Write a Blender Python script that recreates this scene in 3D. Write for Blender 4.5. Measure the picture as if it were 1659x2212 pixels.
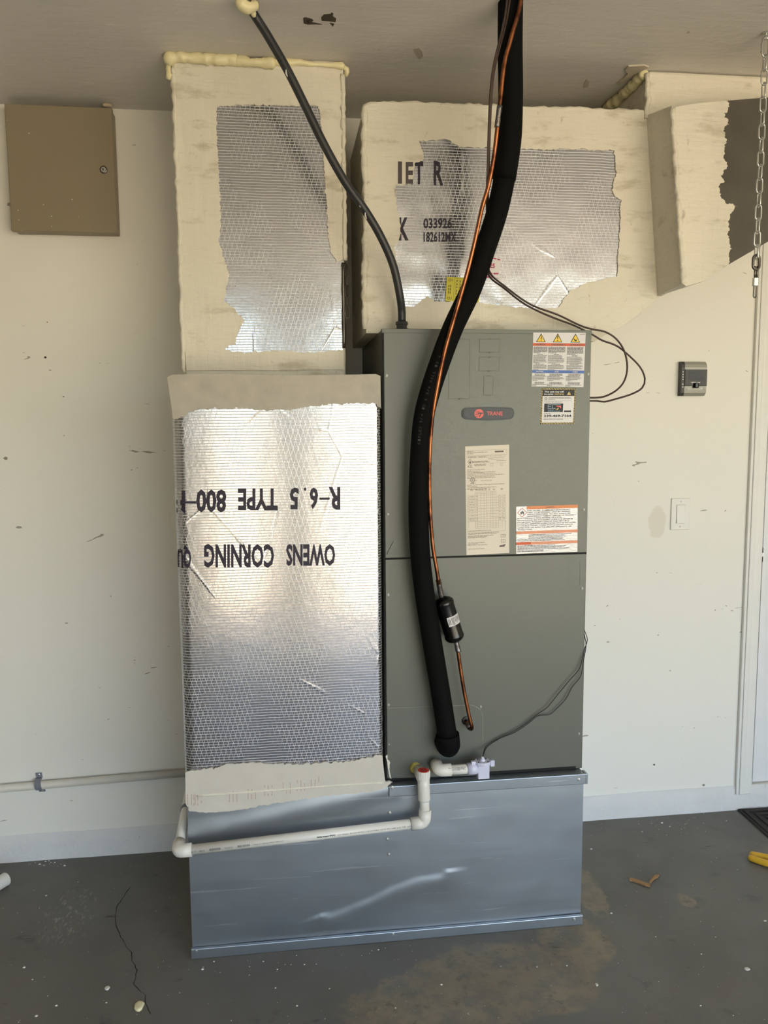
import bpy, bmesh, math, random
import numpy as np
from mathutils import Vector, Matrix, noise
from mathutils.geometry import tessellate_polygon

random.seed(7)
for o in list(bpy.data.objects):
    bpy.data.objects.remove(o)
SC = bpy.context.scene
COL = SC.collection

# ------------------------------------------------------------------ camera
W, HH = 1659.0, 2212.0
FPX, YAW, PITCH, ROLL = 1714.04, 0.1243527, 0.1109447, -0.0076333
CAM = np.array([0.0, -2.675233, 1.460232])
CEIL = 2.44
_cy, _sy, _cp, _sp = math.cos(YAW), math.sin(YAW), math.cos(PITCH), math.sin(PITCH)
_F = np.array([_sy * _cp, _cy * _cp, -_sp])
_R = np.array([_cy, -_sy, 0.0])
_U = np.cross(_R, _F)
_c, _s = math.cos(ROLL), math.sin(ROLL)
_R, _U = _c * _R + _s * _U, -_s * _R + _c * _U
cam = bpy.data.cameras.new('camera')
cam.sensor_fit = 'HORIZONTAL'
cam.sensor_width = 36.0
cam.lens = FPX * 36.0 / W
cam.clip_start = 0.02
camo = bpy.data.objects.new('camera', cam)
COL.objects.link(camo)
mw = Matrix.Identity(4)
for i in range(3):
    mw[i][0], mw[i][1], mw[i][2], mw[i][3] = _R[i], _U[i], -_F[i], CAM[i]
camo.matrix_world = mw
SC.camera = camo

# ------------------------------------------------------------------ light
SC.view_settings.view_transform = 'Standard'
SC.view_settings.look = 'None'
SC.view_settings.gamma = 1.0
SC.view_settings.use_curve_mapping = False
SC.view_settings.exposure = 0.02

world = bpy.data.worlds.new('sky')
SC.world = world
world.use_nodes = True
wn = world.node_tree
wn.nodes.clear()
sky = wn.nodes.new('ShaderNodeTexSky')
sky.sky_type = 'NISHITA'
sky.sun_disc = False
sky.sun_elevation = math.radians(52)
sky.sun_rotation = math.radians(120)
bg = wn.nodes.new('ShaderNodeBackground')
bg.inputs['Strength'].default_value = 1.0
wo = wn.nodes.new('ShaderNodeOutputWorld')
wn.links.new(sky.outputs[0], bg.inputs[0])
wn.links.new(bg.outputs[0], wo.inputs[0])

sun = bpy.data.lights.new('sun', 'SUN')
sun.energy = 20.0
sun.angle = math.radians(0.6)
sun.color = (1.0, 0.93, 0.82)
suno = bpy.data.objects.new('sun', sun)
suno.location = (6, -12, 10)
suno.rotation_euler = Vector((-0.40, 0.42, -0.81)).to_track_quat('-Z', 'Y').to_euler()
COL.objects.link(suno)


# ------------------------------------------------------------------ pixel -> place
def _ray(px, py):
    return _F + _R * (px - W / 2) / FPX - _U * (py - HH / 2) / FPX


def P(px, py, Y):
    v = _ray(px, py)
    p = CAM + v * ((Y - CAM[1]) / v[1])
    return Vector(p)


def PZ(px, py, Z=0.0):
    v = _ray(px, py)
    p = CAM + v * ((Z - CAM[2]) / v[2])
    return Vector(p)


def sr(r, g, b):
    def f(c):
        c /= 255.0
        return c / 12.92 if c <= 0.04045 else ((c + 0.055) / 1.055) ** 2.4
    return (f(r), f(g), f(b), 1.0)


# ------------------------------------------------------------------ materials
class NT:
    def __init__(self, name):
        self.m = bpy.data.materials.new(name)
        self.m.use_nodes = True
        self.t = self.m.node_tree
        self.b = self.t.nodes['Principled BSDF']
        self._oc = None

    def n(self, typ, **kw):
        nd = self.t.nodes.new(typ)
        for k, v in kw.items():
            setattr(nd, k, v)
        return nd

    def set(self, nd, key, v):
        if hasattr(v, 'is_output'):
            self.t.links.new(v, nd.inputs[key])
        else:
            nd.inputs[key].default_value = v

    def co(self):
        if self._oc is None:
            self._oc = self.n('ShaderNodeTexCoord').outputs['Object']
        return self._oc

    def math(self, op, a, b=0.0, c=None):
        nd = self.n('ShaderNodeMath', operation=op)
        self.set(nd, 0, a)
        self.set(nd, 1, b)
        if c is not None:
            self.set(nd, 2, c)
        return nd.outputs[0]

    def scaled(self, sx, sy, sz):
        nd = self.n('ShaderNodeMapping')
        self.set(nd, 'Vector', self.co())
        nd.inputs['Scale'].default_value = (sx, sy, sz)
        return nd.outputs[0]

    def noise(self, scale, detail=4, rough=0.55, vec=None, dist=0.0):
        nd = self.n('ShaderNodeTexNoise')
        self.set(nd, 'Vector', vec if vec is not None else self.co())
        nd.inputs['Scale'].default_value = scale
        nd.inputs['Detail'].default_value = detail
        nd.inputs['Roughness'].default_value = rough
        nd.inputs['Distortion'].default_value = dist
        return nd.outputs['Fac']

    def rng(self, v, a, b, c=0.0, d=1.0, smooth=True):
        nd = self.n('ShaderNodeMapRange')
        if smooth:
            nd.interpolation_type = 'SMOOTHSTEP'
        self.set(nd, 'Value', v)
        for k, x in zip(('From Min', 'From Max', 'To Min', 'To Max'), (a, b, c, d)):
            nd.inputs[k].default_value = x
        return nd.outputs[0]

    def mix(self, f, a, b):
        nd = self.n('ShaderNodeMix', data_type='RGBA')
        self.set(nd, 0, f)
        self.set(nd, 6, a)
        self.set(nd, 7, b)
        return nd.outputs[2]

    def sep(self):
        nd = self.n('ShaderNodeSeparateXYZ')
        self.set(nd, 0, self.co())
        return nd.outputs

    def bump(self, h, strength, dist=0.002, normal=None):
        nd = self.n('ShaderNodeBump')
        nd.inputs['Strength'].default_value = strength
        nd.inputs['Distance'].default_value = dist
        self.set(nd, 'Height', h)
        if normal is not None:
            self.set(nd, 'Normal', normal)
        return nd.outputs[0]

    def fin(self, col=None, rough=None, metal=None, normal=None, spec=None):
        for k, v in (('Base Color', col), ('Roughness', rough), ('Metallic', metal), ('Normal', normal),
                     ('Specular IOR Level', spec)):
            if v is not None:
                self.set(self.b, k, v)
        return self.m


def simple(name, col, rough=0.5, metal=0.0, var=0.06, scale=18.0, bump=0.0, bscale=90.0, spec=None):
    n = NT(name)
    f = n.noise(scale, 3)
    lo = tuple(max(0, c * (1 - var)) for c in col[:3]) + (1,)
    hi = tuple(min(1, c * (1 + var)) for c in col[:3]) + (1,)
    c = n.mix(f, lo, hi)
    nm = n.bump(n.noise(bscale, 3), bump, 0.002) if bump else None
    return n.fin(c, rough, metal, nm, spec)


def blob(n, cx, cy, rx, ry, axes='xy', wob=0.3, wscale=9.0, edge=0.06, detail=5):
    s = n.sep()
    a = s[0]
    b = s[1] if axes == 'xy' else s[2]
    u = n.math('DIVIDE', n.math('SUBTRACT', a, cx), rx)
    v = n.math('DIVIDE', n.math('SUBTRACT', b, cy), ry)
    d = n.math('SQRT', n.math('ADD', n.math('MULTIPLY', u, u), n.math('MULTIPLY', v, v)))
    d = n.math('ADD', d, n.math('MULTIPLY', n.math('SUBTRACT', n.noise(wscale, detail, 0.65), 0.5), wob * 4))
    return n.rng(d, 1 - edge, 1 + edge, 1.0, 0.0)


def mat_wall():
    n = NT('wall_paint')
    c = n.mix(n.noise(1.6, 4), sr(230, 227, 217), sr(237, 234, 225))
    smudge = n.rng(n.noise(5.5, 6, 0.7), 0.66, 0.78, 0, 0.55)
    c = n.mix(smudge, c, sr(190, 183, 164))
    scuff = n.rng(n.noise(26, 2, 0.5, n.scaled(0.45, 1, 1.6), 1.2), 0.735, 0.76, 0, 0.75)
    c = n.mix(scuff, c, sr(120, 112, 98))
    chip = n.rng(n.noise(46, 1), 0.80, 0.82, 0, 0.8)
    c = n.mix(chip, c, sr(110, 96, 84))
    p = P(1420, 1128, 0)
    c = n.mix(blob(n, p.x, p.z, 0.034, 0.056, 'xz', 0.30, 22, 0.12), c, sr(222, 216, 202))
    return n.fin(c, 0.62, 0, n.bump(n.noise(55, 5, 0.6), 0.16, 0.002))


def mat_ceiling():
    n = NT('ceiling_paint')
    c = n.mix(n.noise(2.3, 5, 0.6), sr(208, 203, 196), sr(224, 219, 213))
    st = n.rng(n.noise(9, 4, 0.6, n.scaled(0.5, 2.2, 1)), 0.62, 0.72, 0, 0.5)
    c = n.mix(st, c, sr(236, 231, 222))
    dk = n.rng(n.noise(7, 5, 0.7), 0.69, 0.75, 0, 0.55)
    c = n.mix(dk, c, sr(150, 138, 124))
    h = n.math('ADD', n.noise(14, 5, 0.6, n.scaled(0.6, 2.4, 1)), n.math('MULTIPLY', n.noise(60, 4), 0.35))
    return n.fin(c, 0.6, 0, n.bump(h, 0.45, 0.004))


def mat_floor():
    n = NT('painted_concrete')
    c = n.mix(n.noise(3.0, 6, 0.6), sr(92, 90, 84), sr(116, 114, 107))
    c = n.mix(n.rng(n.noise(7.0, 6, 0.7), 0.58, 0.72, 0, 0.6), c, sr(70, 68, 63))
    tan = n.mix(n.noise(11, 6, 0.65), sr(152, 142, 118), sr(114, 103, 86))
    tan = n.mix(n.rng(n.noise(22, 5, 0.7), 0.55, 0.66, 0, 0.7), tan, sr(96, 88, 78))
    m = None
    for (px, py, rx, ry, wob) in ((1080, 2105, 0.24, 0.13, 0.16), (960, 2170, 0.25, 0.12, 0.18),
                                  (1240, 2030, 0.10, 0.13, 0.12), (1262, 1915, 0.050, 0.14, 0.25),
                                  (1484, 1946, 0.026, 0.034, 0.3), (1180, 2120, 0.13, 0.12, 0.12)):
        p = PZ(px, py)
        b = blob(n, p.x, p.y, rx, ry, 'xy', wob * 1.25, 13 if rx > 0.06 else 40, 0.10, 6)
        m = b if m is None else n.math('MAXIMUM', m, b)
    m = n.math('MULTIPLY', m, n.rng(n.noise(16, 6, 0.7), 0.34, 0.60, 0.25, 0.95))
    c = n.mix(m, c, tan)
    # dusty scuff with white scratches left of the stand
    p = PZ(150, 1975)
    d = blob(n, p.x, p.y, 0.07, 0.13, 'xy', 0.3, 12, 0.5)
    d = n.math('MULTIPLY', d, n.rng(n.noise(70, 4, 0.7, n.scaled(1.6, 0.5, 1)), 0.52, 0.66))
    c = n.mix(n.math('MULTIPLY', d, 0.6), c, sr(170, 168, 162))
    sp = n.rng(n.noise(120, 1), 0.775, 0.79, 0, 0.8)
    c = n.mix(sp, c, sr(190, 186, 176))
    dk = n.rng(n.noise(6, 4, 0.6, n.scaled(1.0, 2.6, 1)), 0.66, 0.73, 0, 0.65)
    c = n.mix(dk, c, sr(48, 46, 43))
    rough = n.rng(n.noise(5, 4), 0.3, 0.7, 0.42, 0.62)
    return n.fin(c, rough, 0, n.bump(n.noise(80, 5, 0.65), 0.18, 0.002))


def mat_curb():
    n = NT('curb_paint')
    c = n.mix(n.noise(9, 5), sr(205, 205, 203), sr(224, 223, 220))
    c = n.mix(n.rng(n.noise(30, 5, 0.7), 0.64, 0.72, 0, 0.7), c, sr(140, 136, 130))
    return n.fin(c, 0.6, 0, n.bump(n.noise(60, 5), 0.5, 0.004))


def mat_foil():
    n = NT('foil_scrim_facing')
    s = n.sep()
    warp = n.math('MULTIPLY', n.math('SUBTRACT', n.noise(9, 3), 0.5), 0.006)
    x, z = n.math('ADD', s[0], warp), n.math('ADD', s[2], warp)

    def strand(v, pitch, w):
        pp = n.math('PINGPONG', v, pitch / 2)
        return n.rng(pp, w * 0.35, w, 1.0, 0.0)
    h1 = strand(z, 0.0074, 0.0011)
    a = math.radians(73)
    d1 = strand(n.math('SUBTRACT', n.math('MULTIPLY', x, math.sin(a)), n.math('MULTIPLY', z, math.cos(a))), 0.0125, 0.00065)
    d2 = strand(n.math('ADD', n.math('MULTIPLY', x, math.sin(a)), n.math('MULTIPLY', z, math.cos(a))), 0.0125, 0.00065)
    vis = n.rng(n.noise(5, 3, 0.6), 0.36, 0.58, 0.25, 1.0)
    dd = n.math('MULTIPLY', n.math('MAXIMUM', d1, d2), vis)
    lines = n.math('MAXIMUM', n.math('MULTIPLY', h1, 0.9), n.math('MULTIPLY', dd, 0.75))
    vor = n.n('ShaderNodeTexVoronoi', feature='DISTANCE_TO_EDGE')
    n.set(vor, 'Vector', n.scaled(1, 1, 0.6))
    vor.inputs['Scale'].default_value = 5.2
    vor.inputs['Randomness'].default_value = 1.0
    crease = n.rng(n.math('ADD', vor.outputs['Distance'], n.math('MULTIPLY', n.math('SUBTRACT', n.noise(7, 4), 0.5), 0.09)), 0.0, 0.022, 1, 0)
    crease = n.math('MULTIPLY', crease, n.rng(n.noise(3.0, 2), 0.45, 0.62))
    rum = n.noise(34, 4, 0.6)
    fine = n.noise(160, 3, 0.6)
    h = n.math('ADD', n.math('ADD', n.math('MULTIPLY', h1, 0.72), n.math('MULTIPLY', dd, 0.16)), n.math('MULTIPLY', crease, 1.0))
    h = n.math('ADD', h, n.math('MULTIPLY', rum, 0.55))
    h = n.math('ADD', h, n.math('MULTIPLY', fine, 0.07))
    col = n.mix(n.math('MULTIPLY', lines, 0.8), (0.47, 0.47, 0.50, 1), (0.76, 0.76, 0.77, 1))
    met = n.math('SUBTRACT', 0.98, n.math('MULTIPLY', lines, 0.55))
    ro = n.math('ADD', 0.17, n.math('MULTIPLY', lines, 0.2))
    return n.fin(col, ro, met, n.bump(h, 0.55, 0.0010))


def mat_mastic():
    n = NT('duct_mastic')
    c = n.mix(n.noise(6, 5, 0.6), sr(212, 206, 188), sr(228, 222, 206))
    st = n.rng(n.noise(14, 5, 0.65, n.scaled(0.5, 1, 1.5)), 0.54, 0.72, 0, 0.75)
    c = n.mix(st, c, sr(182, 173, 150))
    red = n.rng(n.noise(20, 4, 0.7, n.scaled(1.4, 1, 0.7)), 0.64, 0.75, 0, 0.6)
    c = n.mix(red, c, sr(140, 112, 98))
    h = n.math('ADD', n.noise(22, 5, 0.6, n.scaled(0.35, 1, 2.2)), n.math('MULTIPLY', n.noise(16, 4, 0.6, n.scaled(2.2, 1, 0.35)), 0.8))
    return n.fin(c, 0.5, 0, n.bump(h, 0.85, 0.006))


def mat_galv():
    n = NT('galvanized_steel')
    st = n.noise(8, 5, 0.6, n.scaled(0.25, 1, 6))
    cl = n.noise(4, 4, 0.6)
    c = n.mix(cl, (0.30, 0.335, 0.37, 1), (0.42, 0.455, 0.49, 1))
    sc = n.rng(n.noise(40, 3, 0.6, n.scaled(0.08, 1, 2.5), 0.6), 0.66, 0.70, 0, 0.35)
    c = n.mix(sc, c, (0.75, 0.77, 0.79, 1))
    ro = n.math('ADD', n.math('MULTIPLY', st, 0.16), 0.32)
    return n.fin(c, ro, 0.92, n.bump(st, 0.08, 0.001))


def mat_cabinet():
    n = NT('cabinet_enamel')
    c = n.mix(n.noise(3, 4), sr(95, 97, 88), sr(102, 104, 95))
    return n.fin(c, n.rng(n.noise(240, 2), 0.3, 0.7, 0.36, 0.44), 0.15, n.bump(n.noise(420, 2), 0.10, 0.0006))


def mat_copper():
    n = NT('copper_tube')
    c = n.mix(n.rng(n.noise(16, 4, 0.6), 0.40, 0.66), sr(168, 106, 70), sr(84, 48, 36))
    return n.fin(c, 0.30, 0.95, n.bump(n.noise(90, 3), 0.08, 0.001))


def mat_sticker():
    n = NT('glossy_warning_sticker')
    c = n.mix(n.noise(30, 3), sr(176, 177, 180), sr(190, 189, 188))
    return n.fin(c, 0.12, 0.25, n.bump(n.noise(120, 4, 0.6, n.scaled(0.5, 1, 1.8)), 0.5, 0.0016))


M = {}
M['wall'] = mat_wall()
M['ceiling'] = mat_ceiling()
M['floor'] = mat_floor()
M['curb'] = mat_curb()
M['foil'] = mat_foil()
M['mastic'] = mat_mastic()
M['galv'] = mat_galv()
M['grey_mastic'] = simple('fresh_grey_mastic', sr(172, 165, 151), 0.55, var=0.2, scale=22, bump=1.0, bscale=24)
M['cab'] = mat_cabinet()
M['copper'] = mat_copper()
M['gloss_sticker'] = mat_sticker()
M['trim'] = simple('white_trim_paint', sr(228, 226, 220), 0.42, var=0.03, bump=0.05, bscale=40)
M['door'] = simple('white_door_paint', sr(226, 226, 226), 0.4, var=0.02)
M['panel'] = simple('tan_panel_enamel', sr(140, 127, 104), 0.42, var=0.05, scale=6)
M['black_foam'] = simple('black_foam_rubber', sr(11, 11, 10), 0.8, var=0.25, scale=40, bump=0.15, bscale=160, spec=0.12)
M['zinc'] = simple('dull_zinc', (0.30, 0.30, 0.28, 1), 0.45, 0.6, var=0.1)
M['black'] = simple('black_plastic', sr(20, 20, 21), 0.4)
M['gap'] = simple('dark_gap', sr(14, 14, 14), 0.8)
M['black_enamel'] = simple('black_enamel', sr(7, 7, 8), 0.22, var=0.1)
M['conduit'] = simple('grey_black_vinyl', sr(44, 46, 48), 0.42, var=0.12)
M['pvc'] = simple('white_pvc', sr(222, 219, 210), 0.32, var=0.02)
M['pvc_old'] = simple('painted_pvc', sr(214, 208, 194), 0.5, var=0.04)
M['lavender'] = simple('lavender_white_plastic', sr(206, 206, 226), 0.35, var=0.02)
M['red'] = simple('red_cap_label', sr(206, 62, 44), 0.45)
M['darkred'] = simple('dark_red_print', sr(120, 26, 22), 0.5)
M['brown_wire'] = simple('brown_cable_jacket', sr(62, 44, 36), 0.45, var=0.15)
M['black_wire'] = simple('black_wire_jacket', sr(24, 26, 26), 0.45)
M['grey_plastic'] = simple('grey_plastic', sr(122, 126, 134), 0.45)
M['silver'] = simple('silver_plastic', sr(158, 156, 146), 0.38, 0.2, var=0.03)
M['charcoal'] = simple('charcoal_plastic', sr(52, 51, 48), 0.4)
M['screen'] = simple('lcd_screen', sr(70, 71, 78), 0.55, var=0.03)
M['lcd_ink'] = simple('lcd_segment', sr(36, 37, 42), 0.3)
M['white_ink'] = simple('white_print', sr(225, 225, 222), 0.5, var=0.0)
M['ink'] = simple('black_print', sr(20, 18, 24), 0.55, var=0.1)
M['foil_ink'] = simple('purple_black_stencil_ink', sr(38, 30, 46), 0.6, var=0.3, scale=160)
M['faded_ink'] = simple('faded_stencil_ink', sr(84, 76, 80), 0.7, var=0.4, scale=160)
M['grey_ink'] = simple('grey_print', sr(96, 94, 96), 0.55)
M['tan_ink'] = simple('tan_grey_print', sr(148, 138, 120), 0.6)
M['white_label'] = simple('white_label_vinyl', sr(212, 209, 207), 0.35, var=0.02)
M['cream_label'] = simple('cream_paper_label', sr(224, 214, 197), 0.6, var=0.02)
M['yellow'] = simple('yellow_print', sr(232, 196, 40), 0.45)
M['pale_yellow'] = simple('pale_yellow_print', sr(214, 190, 112), 0.45)
M['orange_red'] = simple('orange_red_print', sr(208, 82, 30), 0.45)
M['orange'] = simple('orange_print', sr(214, 122, 50), 0.35)
M['salmon'] = simple('salmon_print', sr(212, 128, 88), 0.25)
M['blue'] = simple('blue_print', sr(48, 92, 170), 0.4)
M['yellow_label'] = simple('yellow_paper_label', sr(206, 196, 62), 0.5)
M['clear_label'] = simple('clear_film_sticker', sr(190, 186, 184), 0.35, 0.3)
M['crimson'] = simple('crimson_print', sr(170, 40, 84), 0.5)
M['badge'] = simple('badge_charcoal', sr(62, 63, 66), 0.45, 0.3, var=0.15, scale=300)
M['badge_red'] = simple('badge_red', sr(220, 74, 58), 0.35)
M['foam'] = simple('cured_spray_foam', sr(232, 222, 178), 0.38, var=0.08, bump=0.3, bscale=60)
M['dark_coat'] = simple('dark_grey_duct_liner', sr(78, 72, 62), 0.6, var=0.3, scale=14, bump=0.5, bscale=26)
M['steel'] = simple('zinc_steel', (0.62, 0.62, 0.60, 1), 0.3, 0.95, var=0.12)
M['dark_steel'] = simple('dark_oily_steel', (0.16, 0.14, 0.12, 1), 0.35, 0.9, var=0.3)
M['braze'] = simple('brazed_joint_metal', (0.22, 0.20, 0.19, 1), 0.35, 0.9, var=0.5, scale=120, bump=0.5, bscale=300)
M['yellow_rubber'] = simple('yellow_grip', sr(214, 168, 44), 0.4)
M['cardboard'] = simple('brown_paper_strip', sr(158, 122, 78), 0.7)
M['mat_rubber'] = simple('brown_black_rubber', sr(40, 32, 27), 0.7, var=0.3, scale=60, bump=0.3)
M['flake'] = simple('white_flake', sr(222, 218, 206), 0.6)
M['torn'] = simple('torn_paper_brown', sr(70, 60, 48), 0.8, var=0.25)
M['driveway'] = simple('driveway_concrete', sr(212, 194, 158), 0.8, var=0.08, scale=1.0)
M['out_wall'] = simple('garage_interior_paint', sr(214, 208, 190), 0.7)


# ------------------------------------------------------------------ builders
ORG = {}


def tag(o, label=None, cat=None, group=None, kind=None):
    for k, v in (('label', label), ('category', cat), ('group', group), ('kind', kind)):
        if v:
            o[k] = v
    return o


def thing(name, label, cat, loc, group=None):
    o = bpy.data.objects.new(name, None)
    o.empty_display_size = 0.05
    COL.objects.link(o)
    o.location = loc
    ORG[o.name] = Vector(loc)
    return tag(o, label, cat, group)


def mk(name, verts, faces, mat, parent=None, smooth=False, origin=None, **kw):
    vs = [Vector(v) for v in verts]
    if parent is not None:
        org = ORG[parent.name]
    elif origin is not None:
        org = Vector(origin)
    else:
        xs, ys, zs = [v.x for v in vs], [v.y for v in vs], [v.z for v in vs]
        org = Vector(((min(xs) + max(xs)) / 2, (min(ys) + max(ys)) / 2, min(zs)))
    me = bpy.data.meshes.new(name)
    me.from_pydata([v - org for v in vs], [], faces)
    bm = bmesh.new()
    bm.from_mesh(me)
    bmesh.ops.recalc_face_normals(bm, faces=bm.faces)
    bm.to_mesh(me)
    bm.free()
    me.materials.append(mat)
    if smooth:
        me.polygons.foreach_set('use_smooth', [True] * len(me.polygons))
    o = bpy.data.objects.new(name, me)
    COL.objects.link(o)
    if parent is not None:
        o.parent = parent
        o.location = (0, 0, 0)
    else:
        o.location = org
    ORG[o.name] = org
    tag(o, **kw)
    return o


def box_geo(x0, x1, y0, y1, z0, z1, bevel=0.0, seg=2):
    bm = bmesh.new()
    bmesh.ops.create_cube(bm, size=1.0)
    for v in bm.verts:
        v.co = Vector(((x0 + x1) / 2 + v.co.x * (x1 - x0), (y0 + y1) / 2 + v.co.y * (y1 - y0), (z0 + z1) / 2 + v.co.z * (z1 - z0)))
    if bevel:
        bmesh.ops.bevel(bm, geom=list(bm.edges), offset=bevel, segments=seg, affect='EDGES', profile=0.5)
    bm.verts.index_update()
    vs = [v.co.copy() for v in bm.verts]
    fs = [[v.index for v in f.verts] for f in bm.faces]
    bm.free()
    return vs, fs


def box(name, x0, x1, y0, y1, z0, z1, mat, parent=None, bevel=0.0, seg=2, **kw):
    v, f = box_geo(x0, x1, y0, y1, z0, z1, bevel, seg)
    return mk(name, v, f, mat, parent, smooth=False, **kw)


def join(*geos):
    vs, fs = [], []
    for v, f in geos:
        o = len(vs)
        vs += list(v)
        fs += [[i + o for i in q] for q in f]
    return vs, fs


def prism_geo(pts, depth):
    """pts: world front loop; depth: Vector added for the back loop."""
    tri = tessellate_polygon([[Vector(p) for p in pts]])
    n = len(pts)
    vs = [Vector(p) for p in pts] + [Vector(p) + depth for p in pts]
    fs = [list(t) for t in tri] + [[i + n for i in reversed(t)] for t in tri]
    fs += [[i, (i + 1) % n, (i + 1) % n + n, i + n] for i in range(n)]
    return vs, fs


def prism(name, pts, depth, mat, parent=None, **kw):
    v, f = prism_geo(pts, Vector(depth))
    return mk(name, v, f, mat, parent, **kw)


def catmull(pts, step=0.01):
    pts = [Vector(p) for p in pts]
    out = []
    q = [2 * pts[0] - pts[1]] + pts + [2 * pts[-1] - pts[-2]]
    for i in range(1, len(q) - 2):
        p0, p1, p2, p3 = q[i - 1:i + 3]
        n = max(1, int((p2 - p1).length / step))
        for k in range(n):
            t = k / n
            out.append(0.5 * ((2 * p1) + (p2 - p0) * t + (2 * p0 - 5 * p1 + 4 * p2 - p3) * t * t + (3 * p1 - p0 - 3 * p2 + p3) * t ** 3))
    out.append(pts[-1])
    return out


def tube_geo(path, r, seg=14, closed=False, cap=True, jitter=None):
    path = [Vector(p) for p in path]
    n = len(path)
    vs, fs = [], []
    up = None
    for i, p in enumerate(path):
        if closed:
            t = (path[(i + 1) % n] - path[i - 1]).normalized()
        else:
            t = (path[min(i + 1, n - 1)] - path[max(i - 1, 0)]).normalized()
        if up is None:
            up = t.orthogonal().normalized()
        up = (up - t * up.dot(t)).normalized()
        b = t.cross(up)
        rr = r(i / max(1, n - 1)) if callable(r) else r
        for k in range(seg):
            a = 2 * math.pi * k / seg
            d = up * math.cos(a) + b * math.sin(a)
            q = rr
            if jitter:
                q = rr * (1 + jitter * noise.noise((p + d * rr) * (0.55 / max(rr, 0.004))))
            vs.append(p + d * q)
    rings = n if closed else n - 1
    for i in range(rings):
        for k in range(seg):
            a, b2 = i * seg + k, i * seg + (k + 1) % seg
            c, d2 = ((i + 1) % n) * seg + (k + 1) % seg, ((i + 1) % n) * seg + k
            fs.append([a, b2, c, d2])
    if cap and not closed:
        fs.append(list(range(seg))[::-1])
        fs.append([(n - 1) * seg + k for k in range(seg)])
    return vs, fs


def tube(name, path, r, mat, parent=None, seg=14, smooth=True, step=None, jitter=None, **kw):
    if step:
        path = catmull(path, step)
    v, f = tube_geo(path, r, seg, jitter=jitter)
    o = mk(name, v, f, mat, parent, smooth=False, **kw)
    if smooth:
        me = o.data
        me.polygons.foreach_set('use_smooth', [len(p.vertices) == 4 for p in me.polygons])
    return o


def lathe_geo(center, axis, prof, seg=24):
    """prof: list of (dist along axis, radius)."""
    axis = Vector(axis).normalized()
    u = axis.orthogonal().normalized()
    w = axis.cross(u)
    c = Vector(center)
    vs, fs = [], []
    for (d, r) in prof:
        for k in range(seg):
            a = 2 * math.pi * k / seg
            vs.append(c + axis * d + (u * math.cos(a) + w * math.sin(a)) * r)
    for i in range(len(prof) - 1):
        for k in range(seg):
            fs.append([i * seg + k, i * seg + (k + 1) % seg, (i + 1) * seg + (k + 1) % seg, (i + 1) * seg + k])
    fs.append(list(range(seg))[::-1])
    fs.append([(len(prof) - 1) * seg + k for k in range(seg)])
    return vs, fs


def lathe(name, center, axis, prof, mat, parent=None, seg=24, smooth=True, **kw):
    v, f = lathe_geo(center, axis, prof, seg)
    o = mk(name, v, f, mat, parent, **kw)
    if smooth:
        o.data.polygons.foreach_set('use_smooth', [len(p.vertices) == 4 for p in o.data.polygons])
        if hasattr(o.data, 'set_sharp_from_angle'):
            o.data.set_sharp_from_angle(angle=math.radians(40))
    return o


def grid(name, x0, x1, z0, z1, nx, nz, fy, mat, parent=None, **kw):
    vs, fs = [], []
    for j in range(nz + 1):
        z = z0 + (z1 - z0) * j / nz
        for i in range(nx + 1):
            x = x0 + (x1 - x0) * i / nx
            vs.append((x, fy(x, z), z))
    for j in range(nz):
        for i in range(nx):
            a = j * (nx + 1) + i
            fs.append([a, a + 1, a + nx + 2, a + nx + 1])
    return mk(name, vs, fs, mat, parent, smooth=True, **kw)


def rag(px, amp=2.2, step=4.5, seed=0.0):
    """roughen an open pixel polyline"""
    out = []
    for a, b in zip(px[:-1], px[1:]):
        L = math.hypot(b[0] - a[0], b[1] - a[1])
        n = max(1, int(L / step))
        nx, ny = -(b[1] - a[1]) / max(L, 1e-6), (b[0] - a[0]) / max(L, 1e-6)
        for k in range(n):
            t = k / n
            x, y = a[0] + (b[0] - a[0]) * t, a[1] + (b[1] - a[1]) * t
            j = amp * (noise.noise((x * 0.11 + seed, y * 0.11, seed)) * 1.1 + noise.noise((x * 0.47, y * 0.47 + seed, 3.1)) * 1.1)
            out.append((x + nx * j, y + ny * j))
    out.append(px[-1])
    return out


# --- print on flat things
_tc = {}


def text_geo(body, bold=0.0, shear=0.0):
    key = (body, bold, shear)
    if key not in _tc:
        cu = bpy.data.curves.new('t', 'FONT')
        cu.body = body
        cu.offset = bold
        cu.shear = shear
        cu.resolution_u = 2
        ob = bpy.data.objects.new('t', cu)
        COL.objects.link(ob)
        dg = bpy.context.evaluated_depsgraph_get()
        dg.update()
        me = ob.evaluated_get(dg).to_mesh()
        v = [(q.co.x, q.co.y) for q in me.vertices]
        f = [list(p.vertices) for p in me.polygons]
        bpy.data.objects.remove(ob)
        bpy.data.curves.remove(cu)
        xs, ys = [a for a, b in v], [b for a, b in v]
        x0, x1, y0, y1 = min(xs), max(xs), min(ys), max(ys)
        v = [((a - x0) / (x1 - x0), 1 - (b - y0) / (y1 - y0)) for a, b in v]
        _tc[key] = (v, f)
    return _tc[key]


class Frame:
    """a flat rectangle in the place, u to the right, v down, both 0..1"""

    def __init__(self, tl, tr, bl, br):
        self.c = [Vector(q) for q in (tl, tr, bl, br)]
        self.n = (self.c[1] - self.c[0]).cross(self.c[2] - self.c[0]).normalized()
        if self.n.y > 0:
            self.n = -self.n

    @classmethod
    def px(cls, tl, tr, bl, br, Y):
        return cls(P(*tl, Y), P(*tr, Y), P(*bl, Y), P(*br, Y))

    def pt(self, u, v, off=0.0):
        a, b, c, d = self.c
        return (a * (1 - u) + b * u) * (1 - v) + (c * (1 - u) + d * u) * v + self.n * off


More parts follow.
